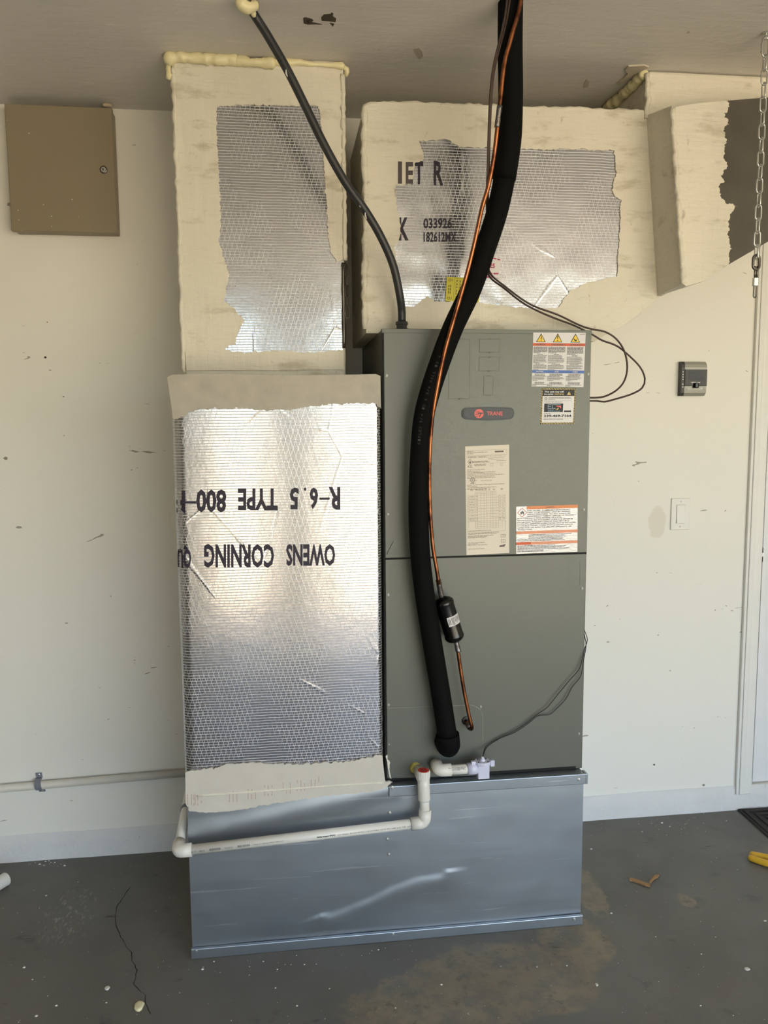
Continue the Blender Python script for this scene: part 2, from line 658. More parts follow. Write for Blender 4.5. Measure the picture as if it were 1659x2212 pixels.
class Ink:
    def __init__(self, frame, off=0.0005, warp=None):
        self.f, self.off, self.v, self.q, self.warp = frame, off, [], [], warp

    def add(self, pts, faces):
        o = len(self.v)
        for u, v in pts:
            p = self.f.pt(u, v, self.off)
            if self.warp:
                p = self.warp(p)
            self.v.append(p)
        self.q += [[i + o for i in f] for f in faces]
        return self

    def rect(self, u0, v0, u1, v1):
        return self.add([(u0, v0), (u1, v0), (u1, v1), (u0, v1)], [[0, 1, 2, 3]])

    def poly(self, pts):
        t = tessellate_polygon([[Vector((a, b, 0)) for a, b in pts]])
        return self.add(pts, [list(x) for x in t])

    def text(self, body, u0, v0, u1, v1, bold=0.0, shear=0.0, flip=False):
        v, f = text_geo(body, bold, shear)
        if flip:
            v = [(1 - a, 1 - b) for a, b in v]
        return self.add([(u0 + (u1 - u0) * a, v0 + (v1 - v0) * b) for a, b in v], f)

    def frame_(self, u0, v0, u1, v1, tu, tv):
        self.rect(u0, v0, u1, v0 + tv)
        self.rect(u0, v1 - tv, u1, v1)
        self.rect(u0, v0 + tv, u0 + tu, v1 - tv)
        return self.rect(u1 - tu, v0 + tv, u1, v1 - tv)

    def ring(self, cu, cv, ru, rv, tu, tv, n=28, phase=0.0):
        pts, fs = [], []
        for k in range(n):
            a = phase + 2 * math.pi * k / n
            pts += [(cu + ru * math.cos(a), cv + rv * math.sin(a)), (cu + (ru - tu) * math.cos(a), cv + (rv - tv) * math.sin(a))]
            fs.append([2 * k, 2 * ((k + 1) % n), 2 * ((k + 1) % n) + 1, 2 * k + 1])
        return self.add(pts, fs)

    def disc(self, cu, cv, ru, rv, n=24):
        return self.add([(cu + ru * math.cos(2 * math.pi * k / n), cv + rv * math.sin(2 * math.pi * k / n)) for k in range(n)], [list(range(n))])

    def words(self, u0, u1, v, h, aspect=1.0, fill=1.0):
        """one row of print too small to read"""
        u = u0
        end = u0 + (u1 - u0) * fill
        while u < end - 1e-4:
            w = min(random.uniform(1.6, 6.5) * h * aspect, end - u)
            self.rect(u, v, u + w, v + h)
            u += w + 0.75 * h * aspect
        return self

    def make(self, name, mat, parent, **kw):
        return mk(name, self.v, self.q, mat, parent, **kw)


def plate(name, fr, mat, parent, off=0.0004, thick=0.0005, **kw):
    pts = [fr.pt(0, 0, off), fr.pt(1, 0, off), fr.pt(1, 1, off), fr.pt(0, 1, off)]
    return prism(name, pts, -fr.n * (thick + off), mat, parent, **kw)


def screw_geo(c, r, axis=(0, -1, 0), h=0.004):
    a = lathe_geo(c, axis, [(0, r * 1.25), (h * 0.3, r * 1.2), (h * 0.35, r * 0.82), (h, r * 0.78), (h * 1.05, r * 0.3)], 6)
    return a


def screw(px, py, Y, r, mat, parent):
    v, f = screw_geo(P(px, py, Y), r)
    return mk('screw', v, f, mat, parent)


# ================================================================== the setting
def struct(o):
    o['kind'] = 'structure'
    return o


O0 = (0, 0, 0)
XWL, XWR, YFW = -3.2, 4.7, -4.7
floor = struct(box('floor', XWL - 0.1, XWR + 0.1, YFW, 0.12, -0.10, 0.0, M['floor'], origin=O0))
struct(box('ceiling', XWL - 0.1, XWR + 0.1, YFW - 0.15, 0.12, CEIL, CEIL + 0.08, M['ceiling'], origin=O0))
ceiling = bpy.data.objects['ceiling']
struct(box('driveway', -30, 30, -45, YFW, -0.12, -0.02, M['driveway'], origin=O0))
struct(box('wall_left', XWL - 0.1, XWL, YFW, 0.0, 0, CEIL, M['out_wall'], origin=O0))
struct(box('wall_right', XWR, XWR + 0.1, YFW, 0.0, 0, CEIL, M['out_wall'], origin=O0))
v, f = join(box_geo(-0.17, 0.40, YFW - 0.15, YFW, -0.02, CEIL),  # unseen post added for the dark foil reflection; openings sized for the light
            box_geo(XWL - 0.1, -0.66, YFW - 0.15, YFW, -0.02, CEIL),
            box_geo(4.4, XWR + 0.1, YFW - 0.15, YFW, -0.02, CEIL),
            box_geo(-0.66, -0.17, YFW - 0.15, YFW, 2.28, CEIL),
            box_geo(0.40, 4.4, YFW - 0.15, YFW, 2.28, CEIL))
struct(mk('wall_front', v, f, M['out_wall'], origin=O0))

XC0 = P(1589, 1640, 0).x            # outer edge of the door casing
XC1 = P(1622, 1640, 0).x
XD0, XD1, ZD = XC1 - 0.006, XC1 + 0.84, 2.045
ZB = 0.5 * (P(200, 1793, 0).z + P(1420, 1708, 0).z)
v, f = join(box_geo(XWL - 0.1, XD0, 0, 0.12, 0, CEIL), box_geo(XD1, XWR + 0.1, 0, 0.12, 0, CEIL),
            box_geo(XD0, XD1, 0, 0.12, ZD, CEIL), box_geo(XD0, XD1, 0, 0.12, 0, ZB))
wall_back = struct(mk('wall_back', v, f, M['wall'], origin=O0))

# curb along the foot of the wall, its top edge a little uneven
cv, cf = [], []
N = 260
for i in range(N + 1):
    x = XWL + (XWR - XWL) * i / N
    zt = ZB + 0.004 * noise.noise((x * 4, 0.3, 0)) + 0.0025 * noise.noise((x * 23, 0.9, 0))
    y = -0.007 - 0.003 * noise.noise((x * 7, 2.0, 0))
    cv += [(x, y - 0.004, 0.0), (x, y, zt * 0.5), (x, y + 0.001, zt - 0.004), (x, 0.0, zt)]
    if i:
        a = (i - 1) * 4
        cf += [[a + k, a + k + 1, a + k + 5, a + k + 4] for k in range(3)]
struct(mk('baseboard_back', cv, cf, M['curb'], origin=O0, smooth=True))

# door at the right: casing, jamb, slab
v, f = join(box_geo(XC0, XC1, -0.014, 0.0, ZB - 0.03, ZD + 0.06, 0.003),
            box_geo(XC0 + 0.010, XC0 + 0.030, -0.019, -0.012, ZB - 0.029, ZD + 0.05, 0.003),
            box_geo(XC1, XD1 + 0.055, -0.014, 0.0, ZD, ZD + 0.06, 0.003),
            box_geo(XD1, XD1 + 0.055, -0.014, 0.0, ZB - 0.03, ZD, 0.003))
struct(mk('trim_1', v, f, M['trim'], origin=O0))
door = thing('door_1', 'white door seen as a narrow strip beside its casing', 'door', (XD0, 0.03, ZB))
struct(door)
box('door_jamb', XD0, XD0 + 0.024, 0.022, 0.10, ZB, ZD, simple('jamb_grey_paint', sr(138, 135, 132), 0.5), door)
box('door_gap', XD0, XD0 + 0.004, 0.018, 0.024, ZB, ZD, M['gap'], door)
box('door_slab', XD0 + 0.024, XD1, 0.012, 0.052, ZB + 0.004, ZD, M['door'], door, 0.002)
hz = P(1643, 1198, 0.01).z
hx = P(1642, 1198, 0.01).x
hv = join(box_geo(hx - 0.008, hx + 0.008, 0.002, 0.012, hz - 0.027, hz + 0.027, 0.003),
          tube_geo([(hx - 0.004, 0.002, hz - 0.026), (hx - 0.004, 0.002, hz + 0.026)], 0.006, 10))
hinge = mk('hinge', hv[0], hv[1], M['black_enamel'], door)
box('pin_plate', hx - 0.004, hx + 0.006, -0.001, 0.003, hz - 0.006, hz + 0.008, M['steel'], hinge)

# torn paper spots and the crack belong to ceiling and floor
for poly in ([(655, 40), (660, 38), (674, 42), (677, 45), (672, 48), (695, 53), (664, 53), (656, 51)],
             [(662, 45), (667, 45), (668, 48), (663, 48)],
             [(694, 38), (700, 32), (714, 31), (716, 28), (720, 30), (719, 36), (726, 41), (725, 48), (708, 46), (695, 45)],
             [(712, 50), (722, 52), (719, 58)]):
    prism('torn_spot', [PZ(a, b, CEIL - 0.0012) for a, b in poly], (0, 0, 0.002), M['torn'], ceiling)
for px, py, r_ in ((98, 772, 0.0042), (137, 857, 0.0022), (12, 990, 0.0062), (102, 696, 0.0018), (1413, 1652, 0.0040), (1520, 1696, 0.0055), (1545, 1318, 0.0020)):
    c_ = P(px, py, -0.0006)
    prism('nail_hole', [c_ + Vector((r_ * (1 + 0.3 * math.sin(3 * k + px)) * math.cos(k * math.pi / 5), 0, 0.8 * r_ * math.sin(k * math.pi / 5))) for k in range(10)], (0, 0.0005, 0), M['torn'] if r_ < 0.0055 else simple('bare_plaster', sr(140, 134, 118), 0.8), wall_back)
for poly in ([(893, 106), (903, 104), (911, 112), (914, 122), (906, 129), (899, 120)], [(1262, 180), (1267, 172), (1273, 178), (1270, 189), (1260, 190)], [(1484, 70), (1490, 68), (1489, 72), (1484, 73)]):
    prism('torn_spot', [PZ(a, b, CEIL - 0.0012) for a, b in poly], (0, 0, 0.002), simple('torn_paper_tan', sr(184, 174, 158), 0.8), ceiling)
ck = [(281, 1916), (268, 1935), (253, 1958), (248, 1980), (251, 2000), (262, 2025), (272, 2045), (284, 2058), (285, 2075), (296, 2095), (292, 2115), (288, 2125), (300, 2138), (313, 2150), (314, 2165), (325, 2190)]
L, R_ = [], []
for i, (a, b) in enumerate(rag(ck, 1.6, 5)):
    w = 0.0011 + 0.0009 * noise.noise((a * 0.05, b * 0.05, 0))
    p = PZ(a, b, 0.0006)
    L.append(p - Vector((w, 0, 0)))
    R_.append(p + Vector((w, 0, 0)))
n = len(L)
mk('crack', L + R_, [[i, i + 1, n + i + 1, n + i] for i in range(n - 1)], M['gap'], floor)

# ================================================================== sheet-metal stand
YB = -0.580
XBL = 0.5 * (P(408, 1800, YB).x + PZ(416, 2060).x)
XBR = 0.5 * (P(1258, 1750, YB).x + PZ(1256, 1994).x)
ZBT = P(1260, 1670, YB).z
stand = thing('metal_stand', 'galvanized sheet metal stand box standing on the concrete floor', 'stand', ((XBL + XBR) / 2, -0.3, 0))


def seg_d(x, z, a, b):
    ax, az, bx, bz = a[0], a[1], b[0], b[1]
    t = max(0, min(1, ((x - ax) * (bx - ax) + (z - az) * (bz - az)) / ((bx - ax) ** 2 + (bz - az) ** 2)))
    return math.hypot(x - ax - t * (bx - ax), z - az - t * (bz - az)), t, ((x - ax) * (bz - az) - (z - az) * (bx - ax))


def px2(px, py, Y=YB):
    q = P(px, py, Y)
    return (q.x, q.z)


DENT = [px2(712, 1968), px2(790, 1938), px2(850, 1908), px2(900, 1890), px2(950, 1882)]
CB1 = [px2(405, 1808), px2(850, 1704)]


def stand_front(x, z):
    y = YB
    best, side = 9, 1
    for a, b in zip(DENT[:-1], DENT[1:]):
        d, t, s = seg_d(x, z, a, b)
        if d < best:
            best, side = d, s
    if side > 0:      # below the crease: pushed in, fading away
        y -= 0.0034 * math.exp(-(best / 0.055) ** 2) * (1 - math.exp(-(best / 0.016) ** 2))
    d, t, s = seg_d(x, z, *CB1)
    y -= 0.0052 * math.exp(-(d / 0.030) ** 2)
    u, w = (x - XBL) / (XBR - XBL), z / ZBT
    y -= 0.004 * math.sin(math.pi * u) * math.sin(math.pi * w)
    y += 0.0022 * noise.noise((x * 4.2, z * 4.2, 1.7)) + 0.0006 * noise.noise((x * 15, z * 15, 4))
    return y


grid('front_sheet', XBL, XBR, 0.0, ZBT - 0.001, 190, 80, stand_front, M['galv'], stand)
v, f = join(box_geo(XBL, XBL + 0.003, YB + 0.006, -0.02, 0, ZBT - 0.001), box_geo(XBR - 0.003, XBR, YB + 0.006, -0.02, 0, ZBT - 0.001),
            box_geo(XBL, XBR, -0.023, -0.02, 0, ZBT - 0.001), box_geo(XBL, XBR, YB - 0.004, -0.02, ZBT - 0.002, ZBT))
mk('side_and_top_sheets', v, f, M['galv'], stand)
xf0 = P(842, 1700, YB).x
box('top_flange', xf0 - 0.004, XBR + 0.004, YB - 0.011, YB - 0.002, ZBT - 0.028, ZBT + 0.002, M['galv'], stand, 0.0018)
zf = P(1250, 1970, YB).z
box('bottom_flange', XBL - 0.003, XBR + 0.003, YB - 0.012, YB - 0.002, 0.0, 0.029, M['galv'], stand, 0.0018)
box('corner_clip', XBR + 0.001, XBR + 0.010, YB - 0.008, YB + 0.02, ZBT - 0.030, ZBT + 0.001, M['galv'], stand, 0.002)
for px, py, dy in ((847, 1701, -0.011), (1250, 1684, -0.011), (842, 1756, -0.004), (837, 1813, -0.005), (840, 1846, -0.005), (424, 2054, -0.012), (849, 2018, -0.012), (1240, 1986, -0.012)):
    screw(px, py, YB + dy, 0.0042, M['steel'], stand)

# ================================================================== lower insulated box
YL = -0.582
XLL, XLR = P(366, 830, YL).x, P(822, 830, YL).x
XLL = min(XLL, XBL - 0.004)
ZLT = P(590, 811, YL).z
ZLB = ZBT + 0.001
rbox = thing('return_air_box', 'foil faced insulated duct box beside the grey cabinet, stencilled upside down', 'duct', ((XLL + XLR) / 2, -0.3, ZBT))


def lower_front(x, z):
    y = YL
    rl, rr = 0.030, 0.016
    if x - XLL < rl:
        d = rl - (x - XLL)
        y += rl - math.sqrt(max(0, rl * rl - d * d))
    if XLR - x < rr:
        d = rr - (XLR - x)
        y += rr - math.sqrt(max(0, rr * rr - d * d))
    u = (x - XLL) / (XLR - XLL)
    y -= 0.0022 * math.sin(math.pi * u)
    y += 0.0007 * noise.noise((x * 5, z * 3, 0.2)) + 0.00022 * noise.noise((x * 14, z * 11, 5.2))
    return y


grid('foil_facing', XLL, XLR, ZLB, ZLT - 0.02, 130, 220, lower_front, M['foil'], rbox)
v, f = box_geo(XLL + 0.002, XLR - 0.001, YL + 0.03, -0.006, ZLB, ZLT, 0.004)
mk('duct_board', v, f, M['grey_mastic'], rbox)


def onlower(p, off=0.0012):
    return Vector((p.x, lower_front(p.x, p.z) - off, p.z))


def coat(name, pxs, Y, thick, parent, mat=None, surf=None):
    """a trowelled layer: outline in the plane Y, filled as a fine grid so that it follows the surface"""
    pts = [P(a, b, Y) for a, b in pxs]
    if surf:
        pts = [Vector((p.x, surf(p.x, p.z), p.z)) for p in pts]
    return prism(name, pts, (0, thick, 0), mat or M['mastic'], parent, smooth=False)


# top band wraps the upper edge
cap = [(361, 815), (372, 809), (480, 808), (600, 811), (720, 810), (812, 808), (822, 812), (823, 880)]
low = rag([(823, 884), (812, 872), (790, 870), (740, 872), (690, 876), (640, 884), (600, 886), (560, 886), (520, 881), (480, 884), (440, 882), (425, 886), (408, 889), (398, 900), (384, 905), (374, 905)], 3.0, 3.2, 1.3)
pts = cap + low
coat('mastic_coat', pts, YL - 0.0045, 0.024, rbox, M['grey_mastic'])
# bottom band laps onto the stand
top = rag([(400, 1668), (412, 1666), (440, 1662), (468, 1660), (490, 1650), (560, 1648), (640, 1651), (700, 1648), (760, 1645), (800, 1636), (812, 1632), (826, 1634)], 3.0, 3.2, 5.0)
bot = rag([(832, 1688), (848, 1690), (838, 1698), (815, 1708), (760, 1715), (700, 1720), (650, 1727), (600, 1735), (540, 1746), (480, 1753), (440, 1756), (408, 1752), (401, 1735)], 2.6, 3.2, 8.0)
coat('mastic_coat', top + bot, YB - 0.0115, 0.006, rbox, simple('pale_grey_mastic', sr(202, 196, 184), 0.55, var=0.1, scale=14, bump=0.4, bscale=40))
# tape ridge under the mastic
tube('tape_ridge', [P(425, 1719, YB - 0.010), P(620, 1704, YB - 0.010), P(828, 1690, YB - 0.010)], 0.0036, M['mastic'], rbox, 8, step=0.02)
# upside-down stencil on the foil
fr = Frame.px((380, 1000), (820, 1000), (380, 1300), (820, 1300), YL)


def stencil(body, x0, y0, x1, y1, mat, nm='stencil_lettering', bold=0.034, flip=True):
    F_ = Frame.px((x0, y0), (x1, y0), (x0, y1), (x1, y1), YL)
    ink = Ink(F_, 0, onlower)
    v, f = text_geo(body, bold)
    if flip:
        v = [(1 - a, 1 - b) for a, b in v]
    # cut long edges so the print follows the rounded edge
    ink.add(v, f)
    return ink.make(nm, mat, rbox)


for body, x0, y0, x1, y1 in (('R', 710, 1052, 735, 1101), ('6', 669, 1053, 687, 1100), ('.', 656, 1053, 662, 1060), ('5', 626, 1053, 645, 1100),
                             ('TYPE', 514, 1055, 600, 1102), ('800', 424, 1057, 489, 1107), ('F', 380, 1060, 400, 1109),
                             ('OWENS', 618, 1175, 724, 1222), ('CORNING', 441, 1175, 592, 1226), ('QU', 381, 1178, 413, 1228)):
    stencil(body, x0, y0, x1, y1, M['foil_ink'])
for (x0, x1, yy) in ((690, 712, 1077), (398, 424, 1085)):
    F_ = Frame.px((x0, yy - 2.5), (x1, yy - 2.5), (x0, yy + 2.5), (x1, yy + 2.5), YL)
    Ink(F_, 0, onlower).rect(0, 0, 1, 1).make('stencil_lettering', M['foil_ink'], rbox)
# rows of faded red tape print at the foot
ink = Ink(Frame.px((400, 1690), (840, 1690), (400, 1750), (840, 1750), YB - 0.0115), 0.0006)
for u, v0 in ((0.01, 0.72), (0.04, 0.75), (0.21, 0.62), (0.30, 0.52), (0.38, 0.40), (0.47, 0.32), (0.54, 0.22), (0.61, 0.10)):
    for k in range(3):
        for j in range(4):
            if random.random() < 0.75:
                ink.rect(u + 0.018 * k, v0 - 0.10 * j, u + 0.018 * k + 0.0035, v0 - 0.10 * j + 0.085)
ink.make('tape_print', simple('faded_red_print', sr(180, 154, 140), 0.7), rbox, kind='stuff')

# ================================================================== upper left riser duct
YD = -0.39
XDL = 0.5 * (P(374, 200, YD).x + P(400, 790, YD).x)
XDR = 0.5 * (P(743, 200, YD).x + P(745, 790, YD).x)
duct = thing('riser_duct', 'tall insulated duct rising from the foil box to the ceiling', 'duct', ((XDL + XDR) / 2, -0.2, ZLT))
v, f = box_geo(XDL, XDR, YD + 0.004, -0.004, ZLT + 0.0008, CEIL - 0.002, 0.010, 3)
mk('duct_board', v, f, M['mastic'], duct)


def duct_front(x, z):
    return YD + 0.0012 * noise.noise((x * 7, z * 6, 9.0)) + 0.0003 * noise.noise((x * 17, z * 15, 2.0))


zf0, zf1 = P(600, 775, YD).z, P(600, 215, YD).z
grid('foil_facing', P(455, 500, YD).x, XDR - 0.009, zf0, zf1, 90, 150, duct_front, M['foil'], duct)
edge = rag([(741, 560), (728, 566), (715, 545), (708, 500), (704, 420), (698, 330), (692, 250), (688, 229), (600, 227), (520, 226), (468, 231), (468, 300), (474, 400), (478, 480), (472, 520), (484, 560), (494, 590), (489, 625), (484, 650), (500, 662), (520, 682), (527, 692), (516, 715), (507, 742), (484, 752), (488, 758), (540, 761), (600, 758), (680, 762), (741, 756)], 2.8, 3.2, 11.0)
outer = [(742, 798), (600, 800), (403, 800), (396, 680), (388, 500), (382, 350), (376, 180), (376, 134), (450, 136), (600, 134), (741, 131), (742, 300)]
coat('mastic_coat', edge + outer, YD - 0.0045, 0.007, duct)
tube('foil_edge_tape', [P(741, 568, YD - 0.004), P(742, 660, YD - 0.004), P(743, 752, YD - 0.004)], 0.0045, M['dark_steel'], duct, 6, step=0.02, jitter=0.5)


for xx in (XDL, XDR):
    tube('mastic_edge', [(xx, YD - 0.001, CEIL - 0.03), (xx, YD - 0.002, CEIL - 0.3), (xx, YD - 0.001, P(600, 560, YD).z)] + ([(xx, YD - 0.001, ZLT + 0.02)] if xx == XDL else []), 0.0065, M['mastic'], duct, 10, step=0.012, jitter=0.9)


def foam(name, pts, r, parent, seed=0.0, mat=None):
    path = catmull(pts, 0.006)
    n = len(path)
    rad = [r * (0.75 + 0.55 * abs(noise.noise((i * 0.19 + seed, seed, 0.4))) + 0.45 * noise.noise((i * 0.07, seed, 2))) for i in range(n)]
    path = [p + Vector((0, 0, 0.004 * noise.noise((i * 0.13, seed, 7)))) for i, p in enumerate(path)]
    v, f = tube_geo(path, lambda t: max(0.3 * r, rad[min(n - 1, int(t * (n - 1) + 0.5))]) * (0.55 if t in (0.0, 1.0) else 1), 14, jitter=0.35)
    return mk(name, v, f, mat or M['foam'], parent, smooth=True)


zc = CEIL - 0.012
foam('spray_foam', [(XDL - 0.012, YD + 0.03, zc), (XDL - 0.004, YD - 0.008, zc), (XDL + 0.06, YD - 0.012, zc), (XDL + 0.12, YD - 0.014, zc), (XDL + 0.17, YD - 0.010, zc + 0.002)], 0.016, duct, 1.0)
foam('spray_foam', [(XDL + 0.16, YD - 0.008, zc), (XDL + 0.22, YD - 0.014, zc - 0.004), (XDL + 0.27, YD - 0.010, zc)], 0.015, duct, 4.0)
foam('spray_foam', [(XDL + 0.26, YD - 0.006, zc + 0.002), (XDL + 0.34, YD - 0.008, zc + 0.003), (XDR + 0.006, YD - 0.010, zc)], 0.009, duct, 7.0)
foam('spray_foam', [(XDL - 0.008, YD + 0.01, zc), (XDL - 0.012, YD + 0.004, zc - 0.03), (XDL - 0.006, YD + 0.002, zc - 0.05)], 0.014, duct, 9.0)
foam('spray_foam', [(XDR - 0.004, YD - 0.006, zc), (XDR + 0.012, YD, zc - 0.004), (XDR + 0.010, YD + 0.01, zc - 0.02)], 0.008, duct, 12.0)

# ================================================================== air handler
YU = -0.553
XUL = 0.5 * (P(827, 714, YU).x + P(831.5, 1680, YU).x)
XUR = 0.5 * (P(1280, 714, YU).x + P(1256.5, 1655, YU).x)
ZUT = P(1050, 712.5, YU).z
ZUB = ZBT + 0.001
zseam = P(1045, 1201, YU).z
ah = thing('air_handler', 'tall grey green air handler cabinet on the galvanized stand', 'air handler', ((XUL + XUR) / 2, -0.28, ZUB))
v, f = box_geo(XUL, XUR, YU + 0.003, -0.012, ZUB, ZUT, 0.0015)
mk('cabinet_shell', v, f, M['cab'], ah)
box('top_cover', XUL - 0.001, XUR + 0.001, YU - 0.001, YU + 0.02, ZUT - 0.010, ZUT + 0.001, M['cab'], ah, 0.001)
box('seam_gap', XUL + 0.001, XUR - 0.001, YU + 0.0005, YU + 0.004, zseam - 0.004, zseam + 0.004, M['gap'], ah)
box('seam_gap', XUL + 0.001, XUR - 0.02, YU + 0.0005, YU + 0.004, ZUB - 0.0, ZUB + 0.012, M['gap'], ah)
v, f = box_geo(XUL + 0.004, XUR - 0.001, YU - 0.001, YU + 0.004, zseam + 0.0022, ZUT - 0.009, 0.0009)
up = mk('upper_panel', v, f, M['cab'], ah)
v, f = box_geo(XUL + 0.004, XUR - 0.003, YU - 0.001, YU + 0.004, ZUB + 0.009, zseam - 0.0022, 0.0009)
lp = mk('lower_panel', v, f, M['cab'], ah)
box('side_gap', XUL - 0.0005, XUL + 0.004, YU + 0.0008, YU + 0.003, ZUB + 0.01, ZUT - 0.01, M['gap'], ah)
YP = YU - 0.001
# access panel with one rounded corner
ap = [(836, 1530)] + [(1016 + 27 * math.sin(a), 1551 - 27 * math.cos(a)) for a in [k * math.pi / 16 for k in range(9)]] + [(1043, 1600), (1042, 1675), (838, 1681)]
prism('access_panel', [P(a, b, YP - 0.0016) for a, b in ap], (0, 0.0016, 0), M['cab'], ah)
ae = [P(a, b, YP - 0.0018) for a, b in ap[:11]]  # lighter strip: highlight painted along the access panel's top and right edges
mk('panel_highlight_line', ae + [q + Vector((-0.0004 * (i > 4), 0, 0.0013 if i < 6 else 0)) + Vector((0.0013 if i >= 4 else 0, 0, 0)) for i, q in enumerate(ae)],
   [[i, i + 1, len(ae) + i + 1, len(ae) + i] for i in range(len(ae) - 1)], simple('panel_edge_highlight', sr(138, 140, 130), 0.4), ah)
for px, py in ((835, 811), (837.5, 1111), (838, 1285), (839, 1523), (840, 1607), (1270, 808), (1261, 1101), (1257, 1271), (1250, 1585), (1038, 1527)):
    screw(px, py, YP, 0.0036, M['zinc'], ah)


def outline_px(name, pts, w, parent, mat):
    """closed thin cut line following pixel points on the cabinet front"""
    q = [P(a, b, YP - 0.0003) for a, b in pts]
    c = sum(q, Vector()) / len(q)
    inn = []
    n = len(q)
    for i in range(n):
        t = (q[(i + 1) % n] - q[i - 1]).normalized()
        nn = Vector((-t.z, 0, t.x))
        if nn.dot(c - q[i]) < 0:
            nn = -nn
        inn.append(q[i] + nn * w)
    return mk(name, q + inn, [[i, (i + 1) % n, n + (i + 1) % n, n + i] for i in range(n)], mat, parent)


M['cut'] = simple('cut_line_shadow', sr(88, 89, 80), 0.6)
for x0, y0, x1, y1 in ((970, 732, 1015.5, 862), (1036, 732, 1080, 761.5), (1035, 771, 1079, 801.5), (1045, 812, 1065.5, 854)):
    pl = prism('knockout', [P(a, b, YP - 0.0004) for a, b in ((x0, y0), (x1, y0), (x1 - 1, y1), (x0 - 1, y1))], (0, 0.0004, 0), M['cab'], ah)
    fr = Frame.px((x0, y0), (x1, y0), (x0 - 1, y1), (x1 - 1, y1), YP)
    ink = Ink(fr, 0.0006)
    ink.frame_(0, 0, 1, 1, 0.8 / (x1 - x0), 0.8 / (y1 - y0))
    ink.rect(0.46, -0.6 / (y1 - y0), 0.54, 1.2 / (y1 - y0)).rect(0.46, 1 - 1.0 / (y1 - y0), 0.54, 1 + 0.8 / (y1 - y0))
    ink.make('cut_line', M['cut'], pl)
for cx, y0, y1, hw in ((857, 1219, 1280, 14), (1240, 1212, 1270, 13)):
    pts = []
    for k in range(13):
        a = math.pi * k / 12
        pts.append((cx - hw * math.cos(a), y0 + hw - hw * math.sin(a)))
    for k in range(13):
        a = math.pi * k / 12
        pts.append((cx + hw * math.cos(a), y1 - hw + hw * math.sin(a)))
    outline_px('hand_hole_outline', pts, 0.0007, ah, M['cut'])
# folded sheet by the seam
prism('bent_lip', [P(a, b, YP - 0.004) for a, b in ((836, 1198), (848, 1199), (853, 1182), (850, 1170), (842, 1185))], (0, 0.003, 0), M['cab'], ah)
# mastic smear at the lower left corner
coat('mastic_smear', rag([(835, 1630), (838, 1640), (842, 1648), (841, 1668), (846, 1682)], 1.5, 3) + [(842, 1681), (838, 1660), (836, 1645), (833, 1634)], YP - 0.002, 0.002, ah)

# --- badge
bt = [(1000, 885), (1006, 881), (1025, 880.0), (1055, 879.2), (1085, 879.6), (1104, 880.5), (1109, 884), (1111, 892), (1109, 901), (1104, 905), (1085, 907), (1055, 908), (1025, 907.2), (1006, 905.5), (1000, 901), (998, 893)]
bd = prism('brand_badge', [P(a, b, YP - 0.004) for a, b in bt], (0, 0.004, 0), M['black'], ah)
c0 = (1054.5, 893.5)
prism('badge_face', [P(c0[0] + (a - c0[0]) * 0.95, c0[1] + (b - c0[1]) * 0.80, YP - 0.0055) for a, b in bt], (0, 0.0025, 0), M['badge'], bd)
BF = Frame.px((998, 879), (1111, 879), (998, 908), (1111, 908), YP - 0.0055)
ink = Ink(BF, 0.0004)
ink.disc(0.322, 0.50, 0.0885, 0.345)
ink.text('TRANE', 0.475, 0.34, 0.775, 0.64, 0.014, 0.0)
ink.make('badge_emblem', M['badge_red'], bd)
ink = Ink(BF, 0.0008)
ink.poly([(0.30, 0.42), (0.405, 0.42), (0.40, 0.50), (0.365, 0.52), (0.335, 0.76), (0.315, 0.76), (0.345, 0.52), (0.30, 0.50)])
for k in range(4):
    y = 0.30 + 0.13 * k
    ink.rect(0.245 + 0.005 * k, y, 0.335 - 0.012 * k, y + 0.035)
ink.make('badge_mark', M['badge'], bd)

# --- three-column warning label
WL = Frame.px((1152, 718.3), (1265.2, 719), (1148.2, 834.5), (1260.2, 836.2), YP)
wl = plate('warning_label', WL, M['white_label'], ah)


def tri(ink, cu, cv0, cv1, hw):
    ink.poly([(cu, cv0), (cu + hw, cv1), (cu - hw, cv1)])


for cu in (0.148, 0.465, 0.805):
    k = Ink(WL, 0.0010)
    tri(k, cu, 0.015, 0.178, 0.092)
    k.make('triangle_border', M['ink'], wl)
    k = Ink(WL, 0.0014)
    tri(k, cu, 0.040, 0.168, 0.074)
    k.make('triangle_fill', M['yellow'], wl)
k = Ink(WL, 0.0018)
k.poly([(0.150, 0.065), (0.160, 0.065), (0.153, 0.098), (0.166, 0.098), (0.150, 0.140), (0.156, 0.140), (0.146, 0.160), (0.139, 0.138), (0.146, 0.138), (0.152, 0.107), (0.138, 0.107)])
k.make('lightning_symbol', M['ink'], wl)
k = Ink(WL, 0.0018)
k.poly([(0.455, 0.060), (0.475, 0.060), (0.468, 0.125), (0.462, 0.125)])
k.disc(0.465, 0.147, 0.010, 0.010)
k.make('exclamation_lettering', M['ink'], wl)
k = Ink(WL, 0.0018)
k.poly([(0.765, 0.112), (0.778, 0.108), (0.800, 0.130), (0.822, 0.134), (0.828, 0.100), (0.832, 0.140), (0.822, 0.156), (0.800, 0.156), (0.785, 0.140)])
k.make('hand_symbol', M['ink'], wl)
Ink(WL, 0.0018).rect(0.885, 0.022, 0.985, 0.031).make('part_number_print', M['ink'], wl)
Ink(WL, 0.0009).rect(0.0, 0.195, 1.0, 0.247).make('warning_band', M['orange_red'], wl)
Ink(WL, 0.0009).rect(0.0, 0.695, 1.0, 0.748).make('notice_band', M['blue'], wl)
k = Ink(WL, 0.0013)
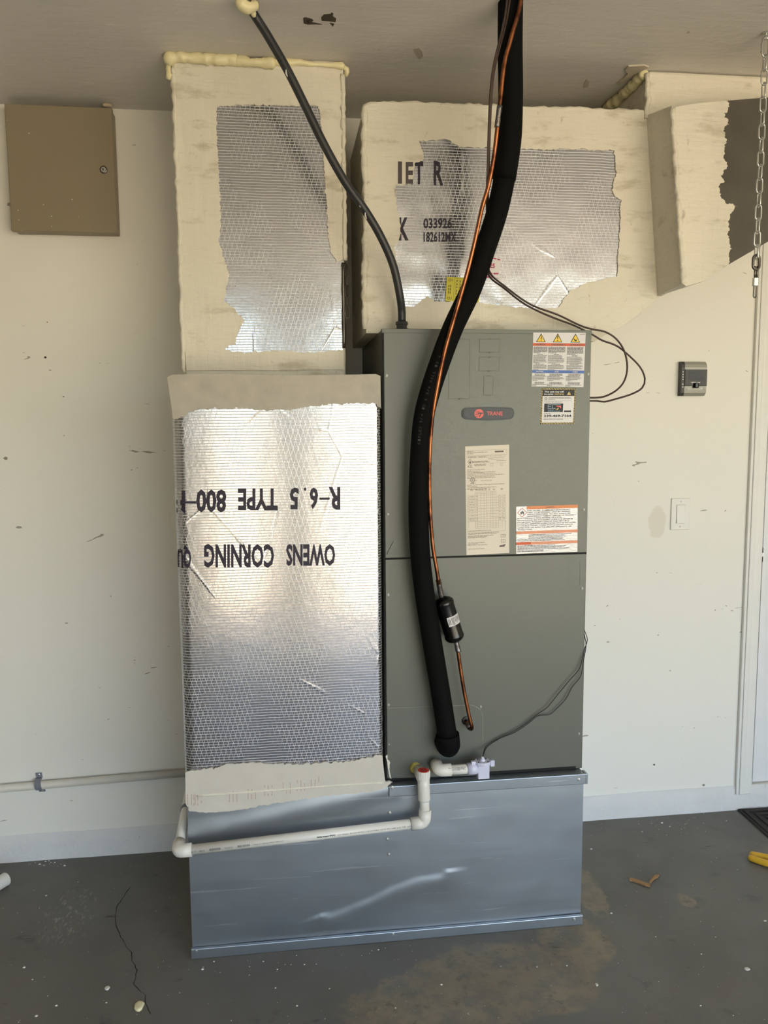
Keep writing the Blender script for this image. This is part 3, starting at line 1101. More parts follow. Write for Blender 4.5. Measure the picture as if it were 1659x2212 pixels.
k.text('WARNING', 0.065, 0.207, 0.235, 0.237, 0.012, 0.2).text('AVERTISSEMENT', 0.345, 0.207, 0.62, 0.237, 0.012, 0.2).text('ADVERTENCIA', 0.705, 0.207, 0.955, 0.237, 0.012, 0.2)
cols = ((0.015, 0.275, 0.29), (0.295, 0.62, 0.63), (0.655, 0.965, 0.965))
for ci, (u0, u1, u2) in enumerate(cols):
    for j in range(6 + (ci == 2)):
        k.words(u0, u1, 0.262 + 0.0212 * j, 0.0125, 0.8, 1.0 if j < 5 + (ci == 2) else 0.5)
    o = 0.022 * (ci == 2)
    k.words((u0 + u1) / 2 - 0.06, (u0 + u1) / 2 + 0.05, 0.398 + o, 0.011, 0.8)
    for j in range(8 - (ci == 2)):
        k.words(u0, u1, 0.424 + o + 0.0192 * j, 0.0088, 0.8, random.uniform(0.8, 1) if j < 7 else 0.45)
    k.words((u0 + u1) / 2 - 0.09, (u0 + u1) / 2 + 0.07, 0.578, 0.011, 0.8)
    for j in range(5):
        k.words(u0, u1, 0.602 + 0.0192 * j, 0.0088, 0.8, random.uniform(0.8, 1) if j < 4 else 0.4)
    for j in range(2):
        k.words(u0 + 0.04, u1 - 0.03, 0.762 + 0.022 * j, 0.012, 0.8)
    for j in range(5):
        k.words(u0 - 0.005, u1, 0.806 + 0.0192 * j, 0.0088, 0.8, random.uniform(0.7, 1) if j < 4 else 0.35)
    for j in range(2):
        k.words(u0 + 0.04, u1 - 0.04, 0.918 + 0.020 * j, 0.011, 0.8)
    k.words(u0 - 0.01, u1, 0.960, 0.0088, 0.8)
    k.words(u0 - 0.01, u1, 0.979, 0.0088, 0.8, 0.3)
k.make('label_print', M['grey_ink'], wl)
k = Ink(WL, 0.0014)
for s_, a, b in (('NOTICE', 0.075, 0.215), ('AVIS', 0.425, 0.505), ('AVISO', 0.77, 0.875)):
    Ink(WL, 0.0014).text(s_, a, 0.708, b, 0.736, 0.012, 0.2).make('notice_lettering', M['white_ink'], wl)

# --- warranty sticker
WS = Frame.px((1169.6, 838.8), (1244.0, 838.8), (1166.6, 916.2), (1240.6, 915.6), YP)
ws = plate('warranty_sticker', WS, M['yellow_label'] if False else M['pale_yellow'], ah)
k = Ink(WS, 0.0008)
ns = 22
b = 0.042
for i in range(ns):
    a0 = i / ns
    for (vA, vB) in ((0.0, b), (1 - b, 1.0)):
        k.poly([(a0, vB), (a0 + 0.024, vB), (min(1, a0 + 0.046), vA), (a0 + 0.022, vA)])
    for (uA, uB) in ((0.0, b), (1 - b, 1.0)):
        k.poly([(uA, a0 + 0.022), (uB, a0), (uB, a0 + 0.024), (uA, min(1, a0 + 0.046))])
k.make('hazard_stripes', M['ink'], ws)
Ink(WS, 0.0011).rect(b, 0.215, 1 - b, 1 - b).make('sticker_face', M['white_label'], ws)
k = Ink(WS, 0.0012)
k.rect(b, b, 1 - b, 0.212)
k.rect(0.095, 0.425, 0.645, 0.665)
k.rect(0.68, 0.62, 0.885, 0.668)
k.make('black_panels', M['ink'], ws)
k = Ink(WS, 0.0016)
k.text('This unit may still', 0.085, 0.075, 0.645, 0.132, 0.03).text('be under', 0.085, 0.138, 0.355, 0.182, 0.03)
k.make('sticker_title', M['white_ink'], ws)
k = Ink(WS, 0.0016)
k.text('warranty', 0.375, 0.142, 0.66, 0.192, 0.025)
tri(k, 0.80, 0.085, 0.185, 0.06)
k.make('sticker_highlight', M['pale_yellow'], ws)
k = Ink(WS, 0.0019)
k.rect(0.795, 0.115, 0.806, 0.150).rect(0.795, 0.158, 0.806, 0.168)
k.make('exclamation_lettering', M['ink'], ws)
Ink(WS, 0.0019).text('239-469-7164', 0.095, 0.735, 0.895, 0.805, 0.035).make('phone_number_lettering', M['ink'], ws)
Ink(WS, 0.0019).ring(0.125 + 0.01, 0.285, 0.047, 0.042, 0.016, 0.014, 4).make('diamond_icon', M['ink'], ws)
k = Ink(WS, 0.0016)
for j, fl in enumerate((0.93, 1.0, 0.28)):
    k.words(0.21, 0.89, 0.252 + 0.028 * j, 0.012, 1, fl)
k.rect(0.085, 0.348, 0.89, 0.352)
k.words(0.085, 0.62, 0.378, 0.015, 1)
k.words(0.09, 0.30, 0.695, 0.014, 1)
k.rect(0.09, 0.835, 0.90, 0.838)
k.words(0.09, 0.66, 0.860, 0.015, 1)
k.make('sticker_print', M['grey_ink'], ws)
k = Ink(WS, 0.0016)
k.rect(0.20, 0.448, 0.31, 0.460).rect(0.20, 0.555, 0.31, 0.567).rect(0.20, 0.498, 0.295, 0.510).rect(0.20, 0.455, 0.215, 0.56)
k.rect(0.33, 0.448, 0.56, 0.460).rect(0.325, 0.455, 0.34, 0.56).rect(0.33, 0.555, 0.43, 0.567).rect(0.555, 0.452, 0.57, 0.475)
k.words(0.20, 0.37, 0.60, 0.014, 1)
k.words(0.20, 0.56, 0.632, 0.016, 1)
k.make('logo_outline', simple('steel_blue_print', sr(140, 170, 186), 0.4), ws)
k = Ink(WS, 0.0017)
k.poly([(0.43, 0.485), (0.565, 0.487), (0.585, 0.50), (0.585, 0.56), (0.555, 0.56), (0.550, 0.52), (0.47, 0.515)])
k.make('logo_red', M['badge_red'], ws)
Ink(WS, 0.0018).poly([(0.41, 0.585), (0.47, 0.57), (0.52, 0.535), (0.50, 0.60)]).make('logo_swoosh', M['pale_yellow'], ws)

# --- rating plate
DP = Frame.px((1004.7, 964.3), (1099.8, 960.4), (1007.6, 1199.2), (1100.0, 1194.4), YP)
dp = plate('rating_label', DP, M['cream_label'], ah)
k = Ink(DP, 0.0009)
k.frame_(0.035, 0.040, 0.94, 0.088, 0.004, 0.0016)
for j, fl in enumerate((0.15, 0.52, 0.16)):
    k.words(0.045, 0.94, 0.046 + 0.0105 * j, 0.005, 2.4, fl)
k.frame_(0.035, 0.092, 0.90, 0.108, 0.004, 0.0016)
for u in (0.25, 0.48, 0.58, 0.68, 0.80):
    k.rect(u, 0.092, u + 0.004, 0.108)
k.words(0.06, 0.24, 0.097, 0.006, 2.4).words(0.30, 0.46, 0.097, 0.006, 2.4)
k.frame_(0.61, 0.114, 0.86, 0.130, 0.004, 0.0016)
k.words(0.52, 0.60, 0.119, 0.005, 2.4).words(0.71, 0.93, 0.140, 0.005, 2.4)
k.words(0.16, 0.52, 0.138, 0.0058, 2.4).words(0.16, 0.55, 0.147, 0.0058, 2.4)
k.words(0.20, 0.48, 0.166, 0.0058, 2.4).words(0.20, 0.46, 0.176, 0.0058, 2.4)
k.rect(0.53, 0.161, 0.92, 0.1622)
k.frame_(0.575, 0.166, 0.63, 0.187, 0.004, 0.0018).frame_(0.80, 0.166, 0.85, 0.187, 0.004, 0.0018)
for j, fl in enumerate((0.45, 0.34, 0.72, 0.72, 0.92, 0.7, 0.72)):
    k.words(0.035, 0.94, 0.214 + 0.0125 * j, 0.0050, 2.4, fl)
k.text('AIR HANDLER', 0.34, 0.312, 0.60, 0.322)
for j, fl in enumerate((0.94, 0.25, 0.74, 0.5)):
    k.words(0.035, 0.94, 0.352 + 0.0125 * j, 0.0050, 2.4, fl)
us = [0.035, 0.06, 0.215, 0.265, 0.34, 0.415, 0.48, 0.565, 0.62, 0.69, 0.75, 0.835, 0.905]
for i, u in enumerate(us):
    k.rect(u, 0.42 if 1 < i < 10 else 0.45, u + 0.0035, 0.755 if i not in (0, 12) else 0.79)
vs_ = [0.42, 0.434, 0.450, 0.475, 0.50, 0.524, 0.548, 0.573, 0.598, 0.625, 0.652, 0.667, 0.69]
for i, vv in enumerate(vs_):
    k.rect(0.035 if i > 1 else 0.215, vv, 0.905 if i > 2 else 0.69, vv + 0.0016)
    if i < len(vs_) - 1 and i > 1:
        k.words(0.075, 0.20, vv + 0.010, 0.0045, 2.4)
        for u in (0.235, 0.77, 0.86):
            k.words(u, u + 0.03, vv + 0.010, 0.0045, 2.4)
for vv in (0.706, 0.722, 0.740, 0.756):
    k.rect(0.215, vv, 0.75, vv + 0.0014)
for u in (0.11, 0.225, 0.29, 0.36, 0.43, 0.51, 0.62, 0.80):
    for j in range(2):
        k.words(u, u + 0.055, 0.395 + 0.009 * j, 0.0048, 2.4)
k.rect(0.035, 0.789, 0.90, 0.7906)
for vv, fl in ((0.776, 0.6), (0.797, 0.8), (0.806, 0.75), (0.822, 0.66), (0.831, 0.5), (0.839, 0.45), (0.886, 0.43), (0.897, 0.25), (0.908, 0.5), (0.943, 0.42)):
    k.words(0.035, 0.94, vv, 0.0050, 2.4, fl)
k.make('label_print', M['tan_ink'], dp)
SY = simple('brown_grey_print', sr(104, 90, 84), 0.6)
Ink(DP, 0.0010).rect(0.67, 0.052, 0.87, 0.065).make('header_bar', SY, dp)
Ink(DP, 0.0010).ring(0.105, 0.143, 0.060, 0.027, 0.010, 0.0045, 4).make('hazard_diamond', SY, dp)
Ink(DP, 0.0010).poly([(0.085, 0.150), (0.092, 0.138), (0.100, 0.142), (0.108, 0.130), (0.116, 0.140), (0.124, 0.142), (0.124, 0.152), (0.105, 0.158)]).make('flame_symbol', SY, dp)
Ink(DP, 0.0010).text('A2L', 0.045, 0.171, 0.165, 0.195).make('class_lettering', SY, dp)
Ink(DP, 0.0010).ring(0.160, 0.308, 0.052, 0.0225, 0.011, 0.0045).make('listing_ring', SY, dp)
Ink(DP, 0.0010).text('UL', 0.135, 0.298, 0.185, 0.318, 0.02).text('c', 0.075, 0.309, 0.098, 0.318).text('us', 0.222, 0.309, 0.255, 0.318).words(0.11, 0.22, 0.335, 0.0065, 2.4).make('listing_lettering', SY, dp)
Ink(DP, 0.0010).frame_(0.80, 0.822, 0.915, 0.851, 0.006, 0.0022).rect(0.855, 0.822, 0.861, 0.851).rect(0.888, 0.829, 0.894, 0.843).make('manual_icon', SY, dp)
Ink(DP, 0.0010).frame_(0.805, 0.868, 0.91, 0.898, 0.006, 0.0022).rect(0.853, 0.868, 0.858, 0.898).make('manual_icon', SY, dp)
Ink(DP, 0.0010).poly([(0.77, 0.926), (0.905, 0.915), (0.915, 0.921), (0.88, 0.939), (0.765, 0.939)]).make('leaflet_icon', SY, dp)

# --- glossy flammability label
FL = Frame.px((1115, 1094.3), (1247.8, 1090), (1115, 1196.3), (1247.2, 1191.6), YP)
fl = plate('flammable_label', FL, M['gloss_sticker'], ah)
Ink(FL, 0.0009).rect(0.17, 0.0, 1.0, 0.068).make('header_band', M['orange'], fl)
k = Ink(FL, 0.0009)
k.rect(0.0, 0.525, 1.0, 0.585).make('notice_band', M['salmon'], fl)
Ink(FL, 0.0009).rect(0.0, 0.755, 1.0, 0.815).make('notice_band', M['salmon'], fl)
k = Ink(FL, 0.0012)
k.rect(0.0, 0.757, 0.24, 0.813).make('notice_band', M['orange_red'], fl)
k = Ink(FL, 0.0012)
k.ring(0.096, 0.130, 0.078, 0.100, 0.009, 0.012, 4)
k.make('hazard_diamond', simple('red_diamond_print', sr(196, 88, 70), 0.4), fl)
k = Ink(FL, 0.0012)
k.poly([(0.068, 0.15), (0.075, 0.11), (0.085, 0.125), (0.096, 0.075), (0.108, 0.12), (0.118, 0.105), (0.124, 0.14), (0.118, 0.175), (0.108, 0.165), (0.096, 0.13), (0.084, 0.165), (0.076, 0.17)])
k.text('WARNING', 0.47, 0.018, 0.62, 0.050, 0.012, 0.2)
rows = [('RISK OF FIRE. FLAMMABLE REFRIGERANT', 0.18, 0.88), ('USED. TO BE REPAIRED ONLY BY TRAINED', 0.18, 0.88), ('SERVICE PERSONNEL. DO NOT PUNCTURE', 0.18, 0.88),
        ('REFRIGERANT TUBING. DISPOSE OF PROPERLY', 0.18, 0.97), ('IN ACCORDANCE WITH FEDERAL OR LOCAL', 0.02, 0.74), ("REGULATIONS. SEE INSTALLER'S GUIDE FOR MINIMUM", 0.02, 0.92),
        ('ROOM AREA. AUXILIARY DEVICES THAT MAY BE A', 0.02, 0.86), ('POTENTIAL IGNITION SOURCE SHALL NOT BE INSTALLED', 0.02, 0.97),
        ('IN THE DUCTWORK, OTHER THAN AUXILIARY DEVICES', 0.02, 0.92), ('LISTED FOR USE WITH THE SPECIFIC APPLIANCE. SEE', 0.02, 0.90), ('INSTRUCTIONS.', 0.03, 0.26)]
for j, (s_, u0, u1) in enumerate(rows):
    vv = 0.083 + 0.0395 * j
    k.text(s_, u0, vv, u1, vv + 0.026, 0.006)
k.make('label_lettering', simple('dark_slate_print', sr(78, 80, 84), 0.45), fl)
k = Ink(FL, 0.0012)
for j in range(6):
    k.words(0.02 if j > 3 else 0.2, 0.95, 0.60 + 0.025 * j, 0.011, 0.8, random.uniform(0.75, 1))
for j in range(6):
    k.words(0.02, 0.88, 0.830 + 0.025 * j, 0.012, 0.8, random.uniform(0.7, 1) if j < 4 else 0.5)
k.make('label_print', M['grey_ink'], fl)

# openings in the lower panel
lathe('liquid_line_grommet', P(1006.5, 1556, YP), (0, -1, 0), [(0, 0.0125), (0.003, 0.0125), (0.0045, 0.010), (0.0046, 0.006)], M['black'], ah)
pts = [(886, 1662), (888, 1648), (898, 1641), (912, 1640), (935, 1640), (950, 1643), (957, 1655), (955, 1668), (930, 1672), (900, 1672)]
prism('drain_opening', [P(a, b, YP - 0.0006) for a, b in pts], (0, 0.0006, 0), M['gap'], ah)
lathe('drain_bushing', P(897, 1658, YP), (0, -1, 0), [(0, 0.017), (0.006, 0.0165), (0.009, 0.014), (0.0091, 0.011)], simple('yellowed_plastic', sr(176, 164, 84), 0.45), ah)
lathe('drain_bushing', P(940, 1656, YP), (0, -1, 0), [(0, 0.017), (0.005, 0.0165), (0.007, 0.014), (0.0071, 0.011)], simple('aged_brown_plastic', sr(120, 108, 66), 0.5), ah)

# ================================================================== plenum above the air handler
YN = -0.44
XNL = 0.5 * (P(790, 300, YN).x + P(787, 690, YN).x)
pl_ = thing('supply_plenum', 'wide mastic sealed duct plenum with a foil patch on top of the air handler', 'duct', (0.55, -0.2, ZUT))
zt = ZUT + 0.0015
sl0 = P(1283, 738, YN)
body = [P(788, 232, YN), P(797, 224, YN), P(820, 221, YN), P(1000, 228, YN), P(1200, 235, YN), P(1392, 240, YN), P(1398, 262, YN),
        P(1412, 500, YN), P(1424, 640, YN), P(1360, 694, YN), P(1310, 722, YN), Vector((max(sl0.x, XUR + 0.010), YN, sl0.z)), Vector((XUR + 0.006, YN, zt - 0.012)), Vector((XUR + 0.006, YN, zt)),
        Vector((XNL, YN, zt))]
body[0].x = XNL
v, f = prism_geo([Vector((p.x, YN + 0.008, p.z)) for p in body], Vector((0, -YN - 0.012, 0)))
mk('duct_board', v, f, M['mastic'], pl_)
xs0, xs1 = P(845, 500, YN).x, P(1350, 500, YN).x
zs0, zs1 = P(1000, 680, YN).z, P(1000, 292, YN).z


def plen_front(x, z):
    return YN + 0.0016 * noise.noise((x * 6, z * 6, 3.0)) + 0.0013 * noise.noise((x * 17, z * 15, 6.0)) * (1.5 if x < P(1000, 450, YN).x else 0.6)


grid('foil_facing', xs0, xs1, zs0, zs1, 150, 120, plen_front, M['foil'], pl_)
hole = [(905, 306), (930, 304), (960, 300), (975, 304), (990, 316), (1060, 320), (1150, 322), (1250, 322), (1328, 325), (1331, 370), (1322, 410), (1330, 425), (1342, 432), (1340, 480), (1336, 540), (1334, 598),
        (1300, 603), (1262, 612), (1232, 628), (1216, 648), (1208, 664), (1160, 668), (1100, 662), (1045, 655), (985, 653), (940, 650), (925, 640), (912, 648), (895, 662), (875, 662), (866, 645), (861, 600), (856, 565), (852, 535), (860, 522), (866, 500), (862, 470), (856, 435), (856, 400), (893, 396), (895, 352), (913, 346), (916, 330), (905, 306)]
hole = rag(hole, 2.6, 3.4, 21.0)[:-1]
o_loop = [Vector((p.x, YN - 0.004, p.z)) for p in body]
h_loop = [P(a, b, YN - 0.004) for a, b in hole]


def plate_with_hole(name, outer, inner, depth, mat, parent):
    tri = tessellate_polygon([outer, inner])
    vs = outer + inner
    n, no = len(vs), len(outer)
    allv = vs + [q + depth for q in vs]
    fs = [list(t) for t in tri] + [[i + n for i in reversed(t)] for t in tri]
    for lo, hi in ((0, no), (no, n)):
        for i in range(lo, hi):
            j = i + 1 if i + 1 < hi else lo
            fs.append([i, j, j + n, i + n])
    return mk(name, allv, fs, mat, parent)


plate_with_hole('mastic_coat', o_loop, h_loop, Vector((0, 0.013, 0)), M['mastic'], pl_)
# lumpy rolled edge of mastic along the left and top edge
tube('mastic_edge', [P(789, 712, YN), P(787, 600, YN), P(790, 450, YN), P(787, 330, YN), P(789, 245, YN), P(800, 228, YN + 0.004), P(900, 228, YN + 0.004), P(1100, 234, YN + 0.004), P(1390, 243, YN + 0.004)], 0.0085, M['mastic'], pl_, 10, step=0.012, jitter=0.7)


def pstencil(body, x0, y0, x1, y1, mat, bold=0.034, dy=0.0):
    F_ = Frame.px((x0, y0), (x1, y0), (x0, y1), (x1, y1), YN)
    return Ink(F_, 0, lambda p: Vector((p.x, (plen_front(p.x, p.z) - 0.0022 if not dy else YN - dy), p.z))).text(body, 0, 0, 1, 1, bold).make('stencil_lettering', mat, pl_)


pstencil('I', 859, 350, 868, 398, M['faded_ink'], dy=0.0046)
pstencil('E', 876, 351, 892, 398, M['faded_ink'], dy=0.0046)
pstencil('T', 896, 349, 914, 398, M['foil_ink'])
pstencil('R', 937, 348, 957, 400, M['foil_ink'], 0.02)
pstencil('K', 862, 470, 882, 519, M['foil_ink'])
pstencil('033926', 915, 471, 976, 494, M['foil_ink'], 0.02)
pstencil('182612MX', 915, 501, 986, 523, M['foil_ink'], 0.02)
YF = Frame.px((965.5, 597.5), (1041, 603), (962, 650), (1034, 656), YN - 0.003)
yl = plate('yellow_label', YF, M['yellow_label'], pl_)
k = Ink(YF, 0.0012)
for v0 in (0.13, 0.88):
    k.ring(0.09, v0, 0.045, 0.055, 0.014, 0.02).rect(0.16, v0 - 0.05, 0.175, v0 + 0.05)
k.frame_(0.22, 0.05, 0.95, 0.95, 0.006, 0.008)
for i in range(7):
    u = 0.27 + 0.09 * i
    k.rect(u, 0.1, u + 0.006, 0.9)
    for j in range(6):
        k.rect(u + 0.02, 0.12 + 0.13 * j, u + 0.045, 0.12 + 0.13 * j + random.uniform(0.04, 0.1))
for i in range(2):
    for j in range(3):
        k.rect(0.06 + 0.05 * i, 0.33 + 0.13 * j, 0.085 + 0.05 * i, 0.43 + 0.13 * j)
k.make('label_print', simple('olive_print', sr(110, 104, 36), 0.6), yl)
CF = Frame.px((1052, 552), (1082, 560), (1048, 602), (1078, 600), YN - 0.003)
cl = plate('clear_sticker', CF, M['clear_label'], pl_)
k = Ink(CF, 0.0012)
k.text('25', 0.22, 0.29, 0.62, 0.52, 0.03)
k.words(0.30, 0.95, 0.02, 0.06, 1.3).words(0.10, 0.40, 0.12, 0.07, 1.3)
k.words(0.20, 0.92, 0.74, 0.08, 1.3).words(0.05, 0.5, 0.90, 0.07, 1.3)
k.make('label_print', M['crimson'], cl)

# ================================================================== ceiling duct and side branch
XK = P(1397, 200, YN).x
cd = thing('ceiling_duct', 'mastic coated duct stub meeting the ceiling above the side branch', 'duct', (XK + 0.3, -0.2, P(1397, 262, YN).z))
XE = XK + 1.15
zk = P(1397, 262, YN).z
v, f = join(box_geo(XK, XE, YN - 0.004, -0.004, zk, CEIL - 0.002, 0.010, 3))
mk('duct_board', v, f, M['mastic'], cd)
foam('spray_foam', [(XK - 0.006, YN + 0.0, CEIL - 0.010), (XK - 0.010, YN + 0.10, CEIL - 0.014), (XK - 0.012, YN + 0.20, CEIL - 0.014), (XK - 0.010, -0.10, CEIL - 0.012), (XK - 0.008, -0.02, CEIL - 0.012)], 0.017, cd, 31.0)
tube('mastic_edge', [(XK - 0.002, YN - 0.004, CEIL - 0.012), (XK + 0.002, YN - 0.004, CEIL - 0.08), (XK, YN - 0.003, zk + 0.005)], 0.008, M['mastic'], cd, 10, step=0.01, jitter=0.7)
# torn ceiling skin at the corner of the cut-out
prism('torn_drywall', [PZ(a, b, CEIL - 0.004) for a, b in ((1402, 146), (1392, 142), (1358, 144), (1350, 152), (1356, 160), (1345, 172), (1332, 182), (1340, 184), (1362, 166))], (0, 0, 0.004), simple('torn_drywall_paper', sr(196, 186, 166), 0.8), ceiling)

YR = YN - 0.125
br = thing('branch_duct', 'short duct branch beside the plenum, cream mastic ending in dark grey', 'duct', (P(1550, 600, YR).x, -0.3, P(1480, 615, YR).z))
ft = [P(1451, 233, YR), P(1500, 224, YR), P(1560, 218, YR), P(1650, 211, YR), P(2150, 180, YR)]
fb = [P(2150, 240, YR), P(1657, 523, YR), P(1573, 572, YR), P(1524, 606, YR), P(1482, 618, YR), P(1474, 612, YR)]
front = ft + fb
bk = [P(1398, 252, YN - 0.004)] + [Vector((p.x, YN - 0.004, p.z + 0.0)) for p in ft[1:]] + [Vector((p.x, YN - 0.004, p.z)) for p in fb[:-2]] + [P(1440, 634, YN - 0.004), P(1421, 640, YN - 0.004)]
n = len(front)
t1 = tessellate_polygon([front])
vs = front + bk
fs = [list(t) for t in t1] + [[i + n for i in reversed(t)] for t in t1] + [[i, (i + 1) % n, (i + 1) % n + n, i + n] for i in range(n)]
# left face stays cream: split off as its own part
side = [n - 1, 0]
fs2 = [q for q in fs if not (set(q) == {n - 1, 0, n, 2 * n - 1})]
mk('duct_board', vs, fs2, M['mastic'], br)
prism('dark_liner', [P(a, b, YR - 0.0015) for a, b in ((1540, 220), (1650, 211), (2150, 180), (2150, 240), (1657, 523), (1573, 572), (1540, 594))], (0, 0.0012, 0), M['dark_coat'], br)
mk('side_coat', [front[0] + Vector((-0.002, -0.003, 0.004)), front[-1] + Vector((-0.002, -0.003, -0.003)), bk[-1] + Vector((-0.002, 0, 0)), bk[0] + Vector((-0.002, 0, 0.003)),
                 front[0] + Vector((0.01, 0.004, 0)), front[-1] + Vector((0.01, 0.004, 0)), bk[-1] + Vector((0.01, 0, 0)), bk[0] + Vector((0.01, 0, 0))],
   [[0, 1, 2, 3], [4, 7, 6, 5], [0, 4, 5, 1], [1, 5, 6, 2], [2, 6, 7, 3], [3, 7, 4, 0]], M['mastic'], br)
edge = rag([(1567, 217), (1577, 232), (1563, 248), (1574, 268), (1561, 275), (1570, 300), (1563, 335), (1570, 365), (1556, 378), (1566, 392), (1550, 402), (1558, 425), (1568, 438), (1592, 445), (1576, 465), (1573, 500), (1577, 540), (1574, 571)], 4.0, 2.6, 41.0)
coat('mastic_coat', edge + [(1550, 589), (1524, 606), (1482, 618), (1474, 612), (1462, 420), (1450, 233), (1500, 223.5)], YR - 0.0035, 0.005, br)
tube('mastic_edge', [P(1453, 234, YR), P(1458, 330, YR), P(1466, 470, YR), P(1476, 612, YR)], 0.0075, M['mastic'], br, 10, step=0.01, jitter=0.9)

# ================================================================== refrigerant lines


def ylin(py):
    xs = [0, 150, 300, 400, 550, 700, 850, 1000, 1200, 1400, 1608]
    ys = [-0.745, -0.735, -0.72, -0.705, -0.685, -0.655, -0.635, -0.625, -0.615, -0.607, -0.602]
    return float(np.interp(py, xs, ys))


sl = thing('suction_line', 'thick black foam insulated line hanging from ceiling down the cabinet front', 'pipe', P(969, 1608, -0.60))
upc = [(1103, -14), (1102, 60), (1102, 120), (1103, 200), (1101, 290), (1094, 350), (1088, 388)]
def to_ceiling(pts):
    q = pts[0].copy()
    q.z = CEIL + 0.02
    return [q] + pts if pts[0].z < CEIL + 0.005 else pts


tube('insulation_sleeve', to_ceiling([P(a, b, ylin(b)) for a, b in upc]), 0.0295, M['black_foam'], sl, 22, step=0.02)
loc_ = [(1092, 374), (1074, 457), (1047, 540), (1018, 624), (979, 707), (951, 780), (928, 850), (914, 910), (907, 1000), (904, 1100), (908, 1200), (917, 1280), (928, 1352), (939, 1420), (950, 1485), (962, 1560), (967, 1590)]
tube('insulation_sleeve', [P(a, b, ylin(b)) for a, b in loc_], 0.0268, M['black_foam'], sl, 22, step=0.02)
YP_ADJ = -(YU - 0.002 + 0.604)
# faint maker's print running up the sleeve
pth = catmull([P(a, b, ylin(b)) for a, b in loc_], 0.002)
print_ink = Ink(None)
msg, i0 = 'K-FLEX 3/4 ID X 3/4 WALL IS A', None
for i in range(len(pth) - 1, 0, -1):
    if i0 is None and pth[i].z > P(905, 960, -0.62).z:
        i0 = i
step_i = 4
for j, chh in enumerate(msg):
    i = i0 - j * step_i
    if chh == ' ' or i < 2:
        continue
    t = (pth[i - 1] - pth[i + 1]).normalized()
    side = t.cross(Vector((0, -1, 0))).normalized()
    nrm = (Vector((0, -1, 0)) * 0.93 - side * 0.36).normalized()
    acr = nrm.cross(t).normalized()
    if acr.x > 0:
        acr = -acr
    c_ = pth[i] + nrm * 0.0274
    print_ink.f = Frame(c_ + acr * 0.0035, c_ + acr * 0.0035 + t * 0.005, c_ - acr * 0.0035, c_ - acr * 0.0035 + t * 0.005)
    print_ink.off = 0.0
    print_ink.text(chh, 0, 0, 1, 1)
print_ink.make('sleeve_print', simple('faint_grey_print', sr(58, 58, 58), 0.7), sl)
e1, e2 = P(966.5, 1586, -0.603), P(969.5, 1612, -0.604)
tube('insulation_elbow', [e1, e2 + Vector((0, 0.004, 0.004)), e2 + Vector((0.001, 0.022, -0.004)), e2 + Vector((0.001, -YP_ADJ, -0.004))], 0.0325, M['black_foam'], sl, 22, step=0.008)

ll = thing('liquid_line', 'bare copper refrigerant tube with black filter drier in front of the cabinet', 'pipe', P(1016, 1570, -0.585))


def ycop(py):
    return ylin(py) - float(np.interp(py, [0, 300, 420, 700, 900, 1250], [0.040, 0.034, 0.030, 0.034, 0.022, 0.006]))


cp = [(1127, -8), (1119, 30), (1110, 60), (1099, 100), (1092, 125), (1086, 165), (1082, 205), (1078, 240), (1073, 290), (1066, 345), (1055, 402), (1041, 450), (1026, 520), (1009, 590), (992, 650), (976, 705), (960, 762), (946, 830), (935, 895), (929, 965), (927.5, 1040), (929.5, 1110), (935, 1180), (944, 1235), (948, 1262)]
tube('copper_tube', to_ceiling([P(a, b, ycop(b)) for a, b in cp]), 0.0052, M['copper'], ll, 12, step=0.012)


def pseg(a, b, Y):
    return [P(a[0], a[1], Y), P(b[0], b[1], Y)]


tube('brazed_joint', [P(1079.5, 228, ycop(228)), P(1077, 248, ycop(248)), P(1073.5, 276, ycop(276))], 0.0064, M['braze'], ll, 12, step=0.006, jitter=0.15)
YK = -0.6035
tube('brazed_joint', [P(946.5, 1253, YK - 0.012), P(950, 1270, YK - 0.006), P(954.5, 1291, YK)], 0.0072, M['braze'], ll, 12, step=0.005, jitter=0.25)
d0, d1 = P(955.5, 1290, YK), P(985, 1386, YK)
ax = (d1 - d0)
Ld = ax.length
fd = lathe('filter_drier', d0, ax, [(-0.002, 0.006), (0, 0.010), (0.004, 0.019), (0.010, 0.0255), (0.016, 0.0275), (0.020, 0.0268), (0.024, 0.026), (Ld - 0.024, 0.026), (Ld - 0.020, 0.0268), (Ld - 0.016, 0.0275), (Ld - 0.010, 0.0255), (Ld - 0.004, 0.019), (Ld, 0.010), (Ld + 0.002, 0.006)], M['black_enamel'], ll, 28)
# wrapped label on the drier
axn = ax.normalized()
uu = Vector((1, 0, 0))
uu = (uu - axn * uu.dot(axn)).normalized()
ww = axn.cross(uu)
if ww.y > 0:
    ww = -ww
lc = d0 + axn * (Ld * 0.50)


def wrap(a0, a1, h0, h1, rad, name, mat, parent, nseg=10):
    vs, fs = [], []
    for k_ in range(nseg + 1):
        a = a0 + (a1 - a0) * k_ / nseg
        d = uu * math.sin(a) + ww * math.cos(a)
        vs += [lc + axn * h0 + d * rad, lc + axn * h1 + d * rad]
        if k_:
            fs.append([2 * k_ - 2, 2 * k_, 2 * k_ + 1, 2 * k_ - 1])
    return (vs, fs) if name is None else mk(name, vs, fs, mat, parent, smooth=True)


